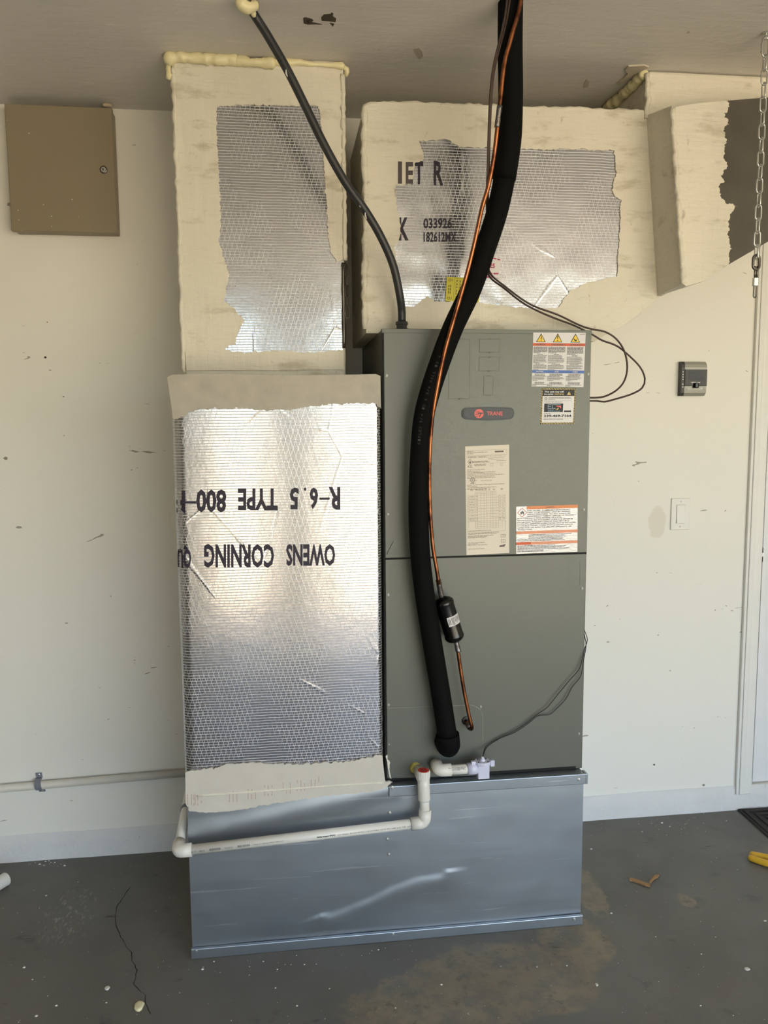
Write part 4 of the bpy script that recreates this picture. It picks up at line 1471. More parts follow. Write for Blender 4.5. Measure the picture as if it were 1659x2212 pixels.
dl = wrap(-0.35, 1.35, -0.013, 0.013, 0.0264, 'drier_label', M['white_label'], fd)
gs = [wrap(-0.25 + 0.05 * i, -0.25 + 0.05 * i + random.choice((0.015, 0.03)), -0.008, 0.008, 0.0267, None, None, None, 2) for i in range(5)]
gs += [wrap(0.08 + 0.045 * i, 0.08 + 0.045 * i + random.choice((0.015, 0.028)), -0.010, 0.011, 0.0267, None, None, None, 2) for i in range(7)]
gs += [wrap(0.48 + 0.16 * i, 0.48 + 0.16 * i + 0.06, -0.009, random.uniform(0, 0.010), 0.0267, None, None, None, 2) for i in range(4)]
v, f = join(*gs)
mk('barcode', v, f, M['ink'], dl)
tube('brazed_joint', [P(984, 1383, YK), P(987, 1393, YK), P(990, 1408, YK)], 0.0072, M['braze'], ll, 12, step=0.004, jitter=0.25)
lowp = [P(989, 1404, YK), P(994, 1440, YK), P(1002, 1490, YK), P(1010, 1530, YK), P(1016, 1558, YK), P(1019.5, 1571, YK + 0.002), P(1016, 1575, YK + 0.018), P(1010, 1566, YK + 0.034), P(1007, 1558, YU - 0.0065)]
tube('copper_tube', lowp, 0.0052, M['copper'], ll, 12, step=0.006)
tube('brazed_joint', [P(1014.5, 1573.5, YK + 0.022), P(1009, 1563, YK + 0.036)], 0.0068, M['braze'], ll, 12, jitter=0.25)

# ================================================================== electrical whip
wh = thing('electrical_conduit', 'dark flexible conduit curving from ceiling foam to the cabinet top', 'conduit', (P(868, 708, -0.50).x, -0.50, ZUT))
cpx = [(536, 12), (548, 30), (575, 72), (620, 150), (660, 230), (700, 312), (745, 392), (790, 456), (825, 516), (850, 576), (864, 640), (868, 690)]
yy = np.linspace(-0.655, -0.505, len(cpx))
path = [P(a, b, y) for (a, b), y in zip(cpx, yy)]
path[0] = PZ(534, 4, CEIL - 0.002)
pe = Vector((P(868, 700, -0.502).x, -0.502, ZUT + 0.022))
path = path[:-1] + [pe + Vector((0, 0, 0.03)), pe]
tube('flexible_jacket', path, 0.0108, M['conduit'], wh, 16, step=0.012)
v, f = join(lathe_geo(Vector((pe.x, pe.y, ZUT + 0.001)), (0, 0, 1), [(0, 0.019), (0.006, 0.019), (0.0065, 0.0145), (0.016, 0.0145), (0.0165, 0.017), (0.024, 0.0165), (0.027, 0.012)], 8))
mk('conduit_fitting', v, f, M['conduit'], wh)
# paint drips left on the jacket
for (a, b) in ((770, 430), (776, 441), (789, 466), (618, 158)):
    i = min(range(len(cpx)), key=lambda j: abs(cpx[j][1] - b))
    q = P(a, b, yy[i] - 0.010)
    v, f = tube_geo([q + Vector((0, 0, 0.008)), q, q - Vector((-0.003, 0, 0.008))], lambda t: 0.0022 * (1 - abs(t - 0.5)), 6)
    mk('paint_drip', v, f, M['flake'], wh)
c = PZ(533, 4, CEIL - 0.006)
foam('spray_foam', [c + Vector((-0.022, -0.01, 0)), c + Vector((-0.004, -0.004, -0.012)), c + Vector((0.012, -0.004, -0.012)), c + Vector((0.022, 0.004, 0))], 0.017, wh, 51.0)
foam('spray_foam', [c + Vector((-0.020, 0.0, -0.004)), c + Vector((-0.010, 0.022, -0.004)), c + Vector((0.0, 0.045, -0.006))], 0.007, wh, 53.0)
foam('spray_foam', [c + Vector((0.012, 0.0, -0.012)), c + Vector((0.016, 0.012, -0.026))], 0.008, wh, 55.0)

# ================================================================== control cables
ca = [(1102, -6, -.775), (1093, 50, -.77), (1080, 100, -.77), (1068, 150, -.765), (1062, 200, -.76), (1059, 260, -.75), (1057, 320, -.74), (1055, 380, -.73), (1054, 420, -.70), (1056, 470, -.655), (1055, 520, -.63), (1053, 560, -.60), (1060, 592, -.57), (1090, 618, -.54), (1130, 648, -.52), (1160, 664, -.51), (1205, 680, -.50), (1240, 697, -.49), (1262, 706.5, -.485), (1283, 712, -.48), (1306, 716.5, -.475), (1330, 731, -.47), (1348, 757, -.465), (1355, 792, -.465), (1349, 822, -.47), (1333, 842, -.475), (1310, 855, -.485), (1290, 859, -.495)]
cb = [(1096, -6, -.780), (1088, 50, -.776), (1076, 100, -.775), (1065, 150, -.77), (1059.5, 200, -.765), (1056.5, 260, -.755), (1054.5, 320, -.745), (1053, 380, -.735), (1051, 420, -.70), (1052, 470, -.655), (1051, 520, -.63), (1050, 566, -.60), (1058, 598, -.56), (1088, 622, -.53), (1126, 652, -.51), (1158, 670, -.50), (1200, 688, -.49), (1240, 703, -.48), (1280, 723, -.475), (1300, 735, -.47), (1330, 746, -.465), (1353, 763, -.46), (1382, 792, -.455), (1393, 818, -.455), (1387, 838, -.46), (1365, 851, -.465), (1330, 862, -.475), (1305, 868, -.485), (1290, 866, -.495)]
for path, lab in ((ca, 'brown control cable looping tightly back to the cabinet side'), (cb, 'brown control cable making the wider loop beside the cabinet')):
    pp = to_ceiling([P(a, b, y) for a, b, y in path])
    pp.append(Vector((XUR + 0.001, -0.503, pp[-1].z)))
    tube('control_cable', pp, 0.0027, M['brown_wire'], None, 8, step=0.010, label=lab, cat='cable', group='control cables')

# ================================================================== condensate drain
YC = -0.626
dr = thing('condensate_drain', 'white plastic drain pipe with red topped cleanout running across the stand', 'pipe', (P(650, 1810, YC).x, YC, P(412, 1836, YC).z - 0.02))
RP = 0.0134


def pp_(a, b, Y=YC):
    return P(a, b, Y)


xv = P(917, 1700, YC).x
ze, zt_ = P(918, 1775, YC).z, P(914, 1664, YC).z
lend, rend = pp_(412, 1836), pp_(903, 1778)
d = (rend - lend).normalized()
tube('drain_pipe', [lend - d * 0.01, rend + d * 0.012], RP, M['pvc'], dr, 20)
corner = Vector((xv, YC, rend.z + d.z * (xv - rend.x) / max(d.x, 1e-3)))
# elbow at the right end, up into the riser


def elbow(name, c, a, b, r, mat, parent, leg=0.024, bend=0.014):
    a, b = Vector(a).normalized(), Vector(b).normalized()
    path = [c + a * (leg + bend), c + a * bend]
    for k_ in range(1, 8):
        t = k_ / 8
        path.append(c + a * bend * (1 - t) ** 2 + b * bend * t ** 2)
    path += [c + b * bend, c + b * (leg + bend)]
    return tube(name, path, r, mat, parent, 20)


elbow('elbow', corner, -d, (0.04, 0, 1), 0.0172, M['pvc'], dr)
riser0 = corner + Vector((0.0, 0, 0.030))
top = Vector((P(914.5, 1668, YC).x, YC, zt_))
tube('riser_pipe', [corner + Vector((0.001, 0, 0.02)), corner + Vector((-0.001, 0, 0.085))], RP, M['pvc'], dr, 20)
zb_ = P(921, 1728, YC).z
v, f = join(lathe_geo(Vector((corner.x - 0.001, YC, zb_)), (top - Vector((corner.x - 0.001, YC, zb_))), [(0, 0.0165), (0.004, 0.0172), (0.040, 0.0168), ((top.z - zb_) - 0.014, 0.0165)], 24))
o = mk('cleanout_tee', v, f, M['pvc'], dr, smooth=False)
o.data.polygons.foreach_set('use_smooth', [len(p.vertices) == 4 for p in o.data.polygons])
tz = P(905, 1660, YC + 0.02).z
tube('tee_branch', [Vector((top.x, YC + 0.006, top.z - 0.031)), Vector((P(903, 1658, YU).x, YU - 0.0115, top.z - 0.026))], 0.0160, M['pvc'], dr, 20)
# ribbed cap with the red disc
vs, fs = [], []
cseg = 40
for (h, rr) in ((-0.022, 0.0185), (-0.002, 0.0190), (0.0, 0.0178), (0.0004, 0.0170)):
    for k_ in range(cseg):
        a = 2 * math.pi * k_ / cseg
        q = rr * (1.0 if k_ % 2 or h >= 0 else 0.955)
        vs.append(top + Vector((q * math.cos(a), q * math.sin(a), h)))
for i in range(3):
    for k_ in range(cseg):
        fs.append([i * cseg + k_, i * cseg + (k_ + 1) % cseg, (i + 1) * cseg + (k_ + 1) % cseg, (i + 1) * cseg + k_])
fs += [list(range(cseg))[::-1], [3 * cseg + k_ for k_ in range(cseg)]]
capo = mk('cleanout_cap', vs, fs, M['pvc'], dr)
rd = lathe('red_disc', top, (0, 0, 1), [(0.0, 0.0158), (0.0009, 0.0158), (0.0010, 0.0150)], M['red'], capo, label='round red label on cap')
RF = Frame(top + Vector((-0.012, 0.012, 0.0013)), top + Vector((0.012, 0.012, 0.0013)), top + Vector((-0.012, -0.012, 0.0013)), top + Vector((0.012, -0.012, 0.0013)))
RF.n = Vector((0, 0, 1))
# print rows stay on the part (third level): merged into a darker twin of the disc
ink = Ink(RF, 0.0)
for j in range(5):
    ink.words(0.12, 0.88, 0.14 + 0.16 * j, 0.07, 1.0)
# the disc is already the third level, so its print hangs on the cap as well
ink.make('disc_print', M['darkred'], capo)

# left end: elbow turning back along the stand
cl_ = pp_(395, 1838)
cl_ = Vector((min(cl_.x, XBL - 0.022), YC, lend.z - 0.001))
elbow('elbow', cl_, d, (0.0, 1, 0.12), 0.0175, M['pvc'], dr, 0.022, 0.014)
tube('return_pipe', [cl_ + Vector((0, 0.012, 0.002)), cl_ + Vector((0, 0.40, 0.055))], RP, M['pvc'], dr, 20)
lathe('grey_clip', cl_ + Vector((0, 0.175, 0.024)), (0, 1, 0.13), [(0, 0.0155), (0.014, 0.0155), (0.0141, 0.0138)], M['grey_plastic'], dr)
# maker's print on the pipe
PF = Frame(lend + Vector((0, -RP - 0.0004, RP * 0.55)), rend + Vector((0, -RP - 0.0004, RP * 0.55)), lend + Vector((0, -RP - 0.0004, -RP * 0.55)), rend + Vector((0, -RP - 0.0004, -RP * 0.55)))


def onpipe(p):
    t = (p.x - lend.x) / (rend.x - lend.x)
    c_ = lend + (rend - lend) * t
    dz = p.z - c_.z
    return Vector((p.x, c_.y - math.sqrt(max(0, (RP + 0.0004) ** 2 - dz * dz)), p.z))


k = Ink(PF, 0, onpipe)


def put(k, body, px0, px1, v0, v1, bold=0.0):
    a, b = (px0 - 412) / (903 - 412), (px1 - 412) / (903 - 412)
    k.text(body, a, v0, b, v1, bold)


put(k, 'Xirtec', 679, 706, 0.30, 0.62, 0.035)
put(k, 'PVC', 708, 720, 0.30, 0.60, 0.035)
k.make('pipe_brand', M['ink'], dr)
k = Ink(PF, 0, onpipe)
put(k, '3/4" 20mm', 725, 748, 0.36, 0.60)
put(k, 'IPS SCH 40 PVC-1120 POTABLE', 752, 815, 0.34, 0.58)
put(k, '3310 kPa (480 psi) 73F', 818, 874, 0.34, 0.62)
put(k, 'ASTM D1785', 878, 898, 0.36, 0.58)
put(k, 'SL-M', 414, 424, 0.32, 0.58)
put(k, 'PIECE', 431, 442, 0.32, 0.58)
put(k, 'BUNDLE', 485, 501, 0.32, 0.58)
put(k, 'Made in USA by IPEX USA LLC', 545, 608, 0.30, 0.58)
for p0, p1 in ((452, 475), (511, 537)):
    x_ = p0
    while x_ < p1:
        w_ = random.uniform(0.5, 1.6)
        a, b = (x_ - 412) / 491, (x_ + w_ - 412) / 491
        k.rect(a, 0.24, b, 0.62)
        x_ += w_ + random.uniform(0.4, 0.9)
k.make('pipe_print', M['grey_ink'], dr)

# ================================================================== overflow switch on the second drain port
YS = -0.612
fs_ = thing('float_switch', 'lavender white overflow switch on a short white pipe below the black line', 'switch', P(1042, 1676, YS))
c2 = P(948, 1664, YS)
tube('stub_pipe', [P(941, 1652, YU - 0.0095), Vector((c2.x - 0.001, YS + 0.012, c2.z + 0.003))], 0.0155, M['pvc'], fs_, 20)
pr = P(1028, 1660, YS)
dd = (pr - c2).normalized()
elbow('elbow', c2, (-0.05, 1, 0.15), dd, 0.0172, M['pvc'], fs_, 0.020, 0.014)
tube('short_pipe', [c2 + dd * 0.02, pr], RP, M['pvc'], fs_, 20)
tube('switch_socket', [P(1009, 1661, YS), P(1032, 1659, YS)], 0.0162, M['lavender'], fs_, 20)
SF = Frame(P(969, 1658, YS - RP - 0.0006), P(1006, 1656, YS - RP - 0.0006), P(969, 1666, YS - RP - 0.0006), P(1006, 1664, YS - RP - 0.0006))
Ink(SF, 0).text('PVC-1120 PVC', 0.0, 0.1, 1.0, 0.9).make('pipe_print', M['grey_ink'], fs_)
bx0, bx1 = P(1030, 1665, YS).x, P(1054.5, 1665, YS).x
bz0, bz1 = P(1042, 1678, YS).z, P(1042, 1650, YS).z
v, f = box_geo(bx0, bx1, YS - 0.016, YS + 0.016, bz0, bz1, 0.002)
bo = mk('switch_body', v, f, M['lavender'], fs_)
pz0, pz1 = bz1 - 0.001, P(1042, 1643, YS).z
cxs = (bx0 + bx1) / 2
oct_ = []
for k_ in range(16):
    a = 2 * math.pi * k_ / 16
    rr = 0.0235 * (1.0 if k_ % 4 in (1, 2) else 0.93)
    oct_.append(Vector((cxs + rr * 1.0 * math.cos(a), YS + 0.019 * math.sin(a), pz1)))
lidv = prism_geo(oct_, Vector((0, 0, pz0 - pz1)))
ears = [box_geo(cxs + s * 0.027 - 0.006, cxs + s * 0.027 + 0.006, YS - 0.008, YS + 0.004, pz0 - 0.006, pz1 + 0.0015, 0.002) for s in (-1, 1)]
v, f = join(lidv, *ears)
lid = mk('switch_lid', v, f, M['lavender'], fs_)
lathe('wire_boss', Vector((cxs, YS, pz1)), (0, 0, 1), [(0, 0.008), (0.006, 0.0065), (0.007, 0.004), (0.011, 0.0035)], M['lavender'], lid)
for sx, sy in ((-0.013, -0.010), (0.013, -0.010), (-0.012, 0.010), (0.012, 0.010)):
    lathe('lid_screw', Vector((cxs + sx, YS + sy, pz1)), (0, 0, 1), [(0, 0.0024), (0.0012, 0.0022), (0.0013, 0.001)], M['charcoal'], lid, 8)
w0 = Vector((cxs, YS, pz1 + 0.009))
YW = YU - 0.012
wa = [(1050, 1612), (1075, 1596), (1110, 1580), (1140, 1560), (1163, 1541), (1182, 1528), (1205, 1500), (1230, 1470), (1250, 1447), (1258, 1425), (1264, 1398), (1269, 1382), (1263, 1363)]
wb = [(1052, 1614), (1080, 1595), (1112, 1582), (1142, 1562), (1162, 1546), (1186, 1544), (1200, 1533), (1222, 1510), (1236, 1484), (1254, 1461), (1260, 1430), (1266, 1395), (1264, 1380), (1262, 1368)]
for path, lab in ((wa, 'thin black switch wire taking the higher line across the lower panel'), (wb, 'thin black switch wire with the small kink across the lower panel')):
    n = len(path)
    q = [w0] + [P(a, b, YW + (0.002 if lab.endswith('kink across the lower panel') else 0) + (0.012 if i >= n - 3 else 0)) for i, (a, b) in enumerate(path)]
    q.append(Vector((XUR + 0.0015, YU + 0.03, q[-1].z + 0.01)))
    tube('switch_wire', q, 0.0012, M['black_wire'], None, 6, step=0.008, label=lab, cat='wire', group='float switch wires')

# ================================================================== things on the wall
Y0 = -0.062
tl, tr_, bl_, br_ = P(7, 228, Y0), P(239, 228, Y0), P(26, 501, Y0), P(256, 501.5, Y0)
px0, px1 = (tl.x + bl_.x) / 2, (tr_.x + br_.x) / 2
pz1_, pz0_ = min(CEIL - 0.004, (tl.z + tr_.z) / 2), (bl_.z + br_.z) / 2
ep = thing('breaker_box', 'tan painted electrical panel with keyed door tucked under the ceiling', 'electrical panel', ((px0 + px1) / 2, -0.03, pz0_))
box('panel_box', px0 + 0.004, px1 - 0.003, Y0 + 0.018, -0.0005, pz0_ + 0.003, pz1_ - 0.002, M['panel'], ep, 0.003)
pd = box('panel_door', px0, px1, Y0, Y0 + 0.017, pz0_, pz1_, M['panel'], ep, 0.003)
kc = P(224, 367, Y0)
kl = lathe('key_lock', kc, (0, -1, 0), [(0, 0.0115), (0.003, 0.0115), (0.0045, 0.0095), (0.0046, 0.0080), (0.0030, 0.0078)], M['dark_steel'], pd, 28)
v, f = join(lathe_geo(kc, (0, -1, 0), [(0, 0.0075), (0.0045, 0.0072), (0.0046, 0.003)], 24))
lockface = mk('lock_face', v, f, M['steel'], pd)
v, f = join(lathe_geo(kc + Vector((-0.001, 0, 0.0012)), (0, -1, 0), [(0.004, 0.0022), (0.0053, 0.0022)], 12), box_geo(kc.x - 0.002, kc.x, kc.y - 0.0053, kc.y - 0.004, kc.z - 0.004, kc.z + 0.001))
mk('keyhole', v, f, M['gap'], pd)
vs, fs = [], []
for a, b in ((39, 454), (41, 475), (47, 497), (94, 442), (112, 467), (112, 489), (170, 469), (156, 431), (15, 260), (63, 288)):
    q = P(a, b, Y0 - 0.0006)
    o = len(vs)
    r_ = random.uniform(0.0009, 0.0018)
    vs += [q + Vector((r_ * math.cos(t), 0, r_ * math.sin(t))) for t in (0, 1.05, 2.1, 3.14, 4.2, 5.2)]
    fs.append(list(range(o, o + 6)))
mk('paint_specks', vs, fs, M['flake'], pd, kind='stuff')
foam('caulk_lump', [P(222, 226, -0.05), P(232, 227, -0.045), P(242, 229, -0.03)], 0.006, ep, 61.0, simple('old_caulk', sr(196, 180, 150), 0.6))

# painted pipe along the wall
pa, pb = P(0, 1703.5, -0.016), P(398, 1669.5, -0.016)
dw = (pb - pa) / (pb.x - pa.x)
wp = thing('wall_pipe', 'painted white pipe strapped along the wall beside the electrical panel side', 'pipe', (pa.x, -0.016, pa.z - 0.014))
wp['label'] = 'painted white pipe held by a grey strap low along the wall'
tube('pipe_run', [pa + dw * (XWL + 0.02 - pa.x), pb + dw * 0.35], 0.0134, M['pvc_old'], wp, 20)
cc = P(85, 1694, -0.016)
arc = [Vector((cc.x, -0.016 - 0.0165 * math.sin(a), cc.z + 0.0165 * math.cos(a))) for a in [math.pi * k_ / 14 for k_ in range(15)]]
vs, fs = [], []
prof_ = [Vector((cc.x, -0.001, cc.z + 0.034)), Vector((cc.x, -0.002, cc.z + 0.018))] + arc + [Vector((cc.x, -0.002, cc.z - 0.018)), Vector((cc.x, -0.001, cc.z - 0.032))]
for i, q in enumerate(prof_):
    c_ = Vector((cc.x, -0.016, cc.z))
    o_ = (q - c_).normalized() * 0.003 if 2 <= i < len(prof_) - 2 else Vector((0, -0.003, 0))
    for s in (-1, 1):
        xo = Vector((0.010 * s + 0.004 * (q.z - cc.z) / 0.03 * -1, 0, 0))
        vs += [q + xo, q + xo + o_]
    if i:
        a = 4 * (i - 1)
        for u_, w_ in ((0, 1), (1, 3), (3, 2), (2, 0)):
            fs.append([a + u_, a + w_, a + 4 + w_, a + 4 + u_])
fs += [[0, 1, 3, 2], [len(vs) - 4, len(vs) - 3, len(vs) - 1, len(vs) - 2]]
strap = mk('pipe_strap', vs, fs, M['grey_plastic'], wp)
for dz in (0.028, -0.027):
    v, f = lathe_geo(Vector((cc.x - 0.004 * dz / 0.03, -0.003, cc.z + dz)), (0, -1, 0), [(0, 0.0042), (0.002, 0.004), (0.0028, 0.002)], 10)
    mk('strap_screw', v, f, M['steel'], strap)

# rocker switch
s0, s1 = P(1449.5, 1110, -0.006), P(1491, 1110, -0.006)
sx = (s0.x + s1.x) / 2
sz = (P(1470, 1077, -0.006).z + P(1470, 1144, -0.006).z) / 2
sw = thing('light_switch', 'white rocker light switch on the wall between cabinet and door', 'light switch', (sx, -0.003, sz - 0.057))
box('switch_plate', sx - 0.0355, sx + 0.0355, -0.006, -0.0002, sz - 0.057, sz + 0.057, M['trim'], sw, 0.0028, 3)
box('rocker_frame', sx - 0.0172, sx + 0.0172, -0.0072, -0.004, sz - 0.034, sz + 0.034, simple('rocker_frame_shadow', sr(196, 192, 184), 0.4), sw, 0.001)
v = [(sx - 0.0155, -0.0078, sz + 0.032), (sx + 0.0155, -0.0078, sz + 0.032), (sx + 0.0155, -0.0085, sz), (sx - 0.0155, -0.0085, sz), (sx + 0.0155, -0.0115, sz - 0.032), (sx - 0.0155, -0.0115, sz - 0.032)]
v += [(a, -0.006, c_) for a, b, c_ in v]
mk('rocker', v, [[0, 1, 2, 3], [3, 2, 4, 5], [0, 6, 7, 1], [1, 7, 8, 2], [2, 8, 10, 4], [4, 10, 11, 5], [5, 11, 9, 3], [3, 9, 6, 0]], M['trim'], sw)
for dz in (0.045, -0.045):
    v, f = lathe_geo(Vector((sx, -0.006, sz + dz)), (0, -1, 0), [(0, 0.0032), (0.0009, 0.003), (0.0012, 0.001)], 10)
    mk('plate_screw', v, f, simple('screw_white', sr(200, 198, 192), 0.4), sw)

# plate half hidden behind the foil box
q0, q1 = P(365.5, 1104, -0.006), P(381, 1178, -0.006)
op = thing('outlet_plate', 'cream painted wall plate half hidden behind the foil duct box', 'wall plate', (q0.x + 0.035, -0.003, q1.z))
box('cover_plate', q0.x, q0.x + 0.072, -0.006, -0.0002, q1.z, q0.z, M['wall'], op, 0.0022, 3)
box('receptacle', q0.x + 0.020, q0.x + 0.052, -0.0085, -0.004, q1.z + 0.018, q0.z - 0.018, M['trim'], op, 0.001)

# garage door wall control
Yg = -0.024
g = Frame.px((1473.5, 781), (1528.5, 783), (1470, 854), (1524, 853), Yg)
gx0, gx1 = (P(1474, 782, Yg).x + P(1470, 854, Yg).x) / 2, (P(1528.5, 790, Yg).x + P(1524.5, 850, Yg).x) / 2
gz1, gz0 = P(1500, 781, Yg).z, P(1500, 855, Yg).z
gh, gw = gz1 - gz0, gx1 - gx0
gc = thing('garage_door_control', 'silver and black garage door wall control with a dark screen', 'wall control', ((gx0 + gx1) / 2, -0.012, gz0))


def curved(x0, x1, z0, z1, yb, yf, bow, nz=12):
    """block whose top and bottom edges roll back"""
    vs, fs = [], []
    for i in range(nz + 1):
        z = z0 + (z1 - z0) * i / nz
        t = (z - gz0) / gh
        y = yf + bow * max(0, abs(2 * t - 1) - 0.72) ** 2 / 0.0784
        vs += [(x0, yb, z), (x0, y, z), (x1, y, z), (x1, yb, z)]
        if i:
            a = 4 * (i - 1)
            for u_ in range(3):
                fs.append([a + u_, a + u_ + 1, a + u_ + 5, a + u_ + 4])
            fs.append([a + 3, a, a + 4, a + 7])
    fs += [[0, 1, 2, 3], [4 * nz, 4 * nz + 3, 4 * nz + 2, 4 * nz + 1]]
    return vs, fs


v, f = curved(gx0 + gw * 0.11, gx1, gz0, gz1, -0.0005, Yg, 0.012)
mk('control_housing', v, f, M['silver'], gc)
v, f = curved(gx0, gx0 + gw * 0.125, gz0, gz1, -0.0005, Yg - 0.001, 0.006)
strip = mk('button_strip', v, f, M['charcoal'], gc)
for t in (0.30, 0.375, 0.45, 0.52, 0.66, 0.74):
    z = gz1 - gh * t
    v, f = lathe_geo(Vector((gx0 + gw * 0.05, Yg - 0.001, z)), (0, -1, 0), [(0, 0.0026), (0.0012, 0.0023), (0.0014, 0.001)], 10)
    mk('button', v, f, M['white_label'], strip)
sb = box('screen_bezel', gx0 + gw * 0.12, gx1 - gw * 0.005, Yg - 0.004, Yg + 0.002, gz1 - gh * 0.715, gz1 - gh * 0.235, M['charcoal'], gc, 0.0012)
GF = Frame((gx0, Yg - 0.004, gz1), (gx1, Yg - 0.004, gz1), (gx0, Yg - 0.004, gz0), (gx1, Yg - 0.004, gz0))
Ink(GF, 0.0004).rect(0.27, 0.30, 0.85, 0.555).make('lcd', M['screen'], sb)
Ink(GF, 0.0008).text('12:06', 0.33, 0.335, 0.72, 0.445, 0.0, 0.15).make('lcd_digits', M['lcd_ink'], sb)
Ink(GF, 0.0008).text('LiftMaster', 0.36, 0.590, 0.73, 0.628, 0.03).make('brand_lettering', M['white_ink'], sb)
v, f = lathe_geo(Vector((gx0 + gw * 0.56, Yg - 0.003, gz1 - gh * 0.70)), (0, 0, 1), [(-0.009, 0.0085), (-0.007, 0.0105), (0.007, 0.0105), (0.009, 0.0085)], 20)
mk('push_bar', v, f, M['black_enamel'], gc)
for u in (0.29, 0.80):
    v, f = lathe_geo(GF.pt(u, 0.785, -0.005), (0, -1, 0), [(0, 0.0022), (0.0015, 0.002), (0.0018, 0.0008)], 10)
    mk('indicator', v, f, M['white_ink'], gc)
k = Ink(GF, -0.0034)
for u in (0.215, 0.905):
    k.rect(u - 0.035, 0.812, u + 0.035, 0.822).poly([(u - 0.012, 0.80), (u, 0.765), (u + 0.012, 0.80)])
k.make('icon_marks', M['grey_ink'], gc)


# ================================================================== chains
def link_geo(c, half, wid, r, flat):
    """stadium ring hanging along z; flat=True faces the camera"""
    path = []
    hs = half - wid
    for k_ in range(9):
        a = math.pi * k_ / 8
        path.append((wid * math.cos(a), hs + wid * math.sin(a)))
    for k_ in range(9):
        a = math.pi + math.pi * k_ / 8
        path.append((wid * math.cos(a), -hs + wid * math.sin(a)))
    if flat:
        pts = [c + Vector((a, 0.1 * a, b)) for a, b in path]
    else:
        pts = [c + Vector((0.12 * a, a, b)) for a, b in path]
    return tube_geo(pts, r, 7, closed=True)


ct = PZ(1655, 70, CEIL)
ch = thing('hanging_chain', 'long link chain hanging from the ceiling beside the branch duct', 'chain', (ct.x, ct.y, P(1633, 640, ct.y).z))
v, f = lathe_geo(Vector((ct.x, ct.y, CEIL - 0.001)), (0, 0, -1), [(0, 0.010), (0.003, 0.010), (0.0035, 0.003), (0.016, 0.003)], 12)
mk('ceiling_hook', v, f, M['steel'], ch)
z = CEIL - 0.012
half = 0.024
v, f = link_geo(Vector((ct.x, ct.y, z - half)), half, 0.0085, 0.0026, True)
mk('chain_link', v, f, M['steel'], ch, smooth=True)
sleeve = tube_geo([(ct.x - 0.0085, ct.y, z - half - 0.012), (ct.x - 0.0085, ct.y, z - half + 0.010)], 0.0045, 10)
mk('link_sleeve', sleeve[0], sleeve[1], M['steel'], ch)
z -= 2 * half - 0.0055
zend = P(1637, 538, ct.y).z
i = 1
half = 0.0195
lm = {}
while z > zend:
    flat = bool(i % 2 == 0)
    if flat not in lm:
        v, f = link_geo(Vector((0, 0, 0)), half, 0.0085, 0.0021, flat)
        o = mk('chain_link', [q + ORG[ch.name] for q in v], f, M['steel'], ch, smooth=True)
        lm[flat] = o
    else:
        o = lm[flat].copy()
        COL.objects.link(o)
        o.parent = ch
    o.location = Vector((ct.x, ct.y, z - half)) - ORG[ch.name]
    z -= 2 * half - 0.0056
    i += 1
# dark clasp, doubled rod, ferrule and end loop
zc_ = z
v, f = link_geo(Vector((ct.x, ct.y, zc_ - 0.012)), 0.018, 0.0095, 0.0036, True)
mk('clasp_ring', v, f, M['dark_steel'], ch, smooth=True)
z1_ = P(1634, 600, ct.y).z
z2_ = P(1633, 618, ct.y).z
z3_ = P(1632, 641, ct.y).z
for s in (-1, 1):
    tube('clasp_rod', [(ct.x + 0.0035 * s, ct.y, zc_ - 0.022), (ct.x + 0.0030 * s, ct.y - 0.001, z1_)], 0.0026, M['dark_steel'], ch, 8)
box('clasp_ferrule', ct.x - 0.0062, ct.x + 0.0062, ct.y - 0.005, ct.y + 0.005, z2_, z1_, M['steel'], ch, 0.0012)
v, f = link_geo(Vector((ct.x, ct.y, (z2_ + z3_) / 2)), (z2_ - z3_) / 2 + 0.002, 0.0038, 0.0018, True)
mk('end_loop', v, f, M['dark_steel'], ch, smooth=True)

# short chain on the right side of the riser duct
yc_ = YD + 0.035
xc = XDR + 0.0045
zt0, zt1 = P(746, 505, yc_).z, P(746, 692, yc_).z
c2h = thing('short_chain', 'short rusty chain hanging against the right edge of the riser duct', 'chain', (xc, yc_, zt1))
v, f = tube_geo([(XDR - 0.004, yc_, zt0 + 0.004), (xc + 0.004, yc_, zt0 + 0.004)], 0.003, 8)
mk('screw_hook', v, f, M['dark_steel'], c2h)
z = zt0 + 0.006
half = (zt0 - zt1) / 18 + 0.0035
i = 0
lm = {}
while z - 2 * half > zt1 - 0.012:
    flat = bool(i % 2)
    if flat not in lm:
        v, f = link_geo(Vector((0, 0, 0)), half, 0.0062, 0.0014, flat)
        o = mk('chain_link', [q + ORG[c2h.name] for q in v], f, M['dark_steel'], c2h, smooth=True)
        lm[flat] = o
    else:
        o = lm[flat].copy()
        COL.objects.link(o)
        o.parent = c2h
    o.location = Vector((xc + 0.004, yc_, z - half)) - ORG[c2h.name]
    z -= 2 * half - 0.0042
    i += 1

# ================================================================== things on the floor
# door mat
m0 = PZ(1594, 1751)
mdir = (PZ(1659, 1810) - m0)
mdir.z = 0
mdir.normalize()
mx = Vector((1, -0.03, 0)).normalized()
dm = thing('door_mat', 'brown black rubber door mat with ribbed border at the doorway', 'door mat', m0 + mx * 0.4 + mdir * 0.25)


def matq(u0, u1, v0, v1, z0, z1):
    pts = [m0 + mx * a + mdir * b + Vector((0, 0, z1)) for a, b in ((u0, v0), (u1, v0), (u1, v1), (u0, v1))]
    return prism_geo(pts, Vector((0, 0, z0 - z1)))


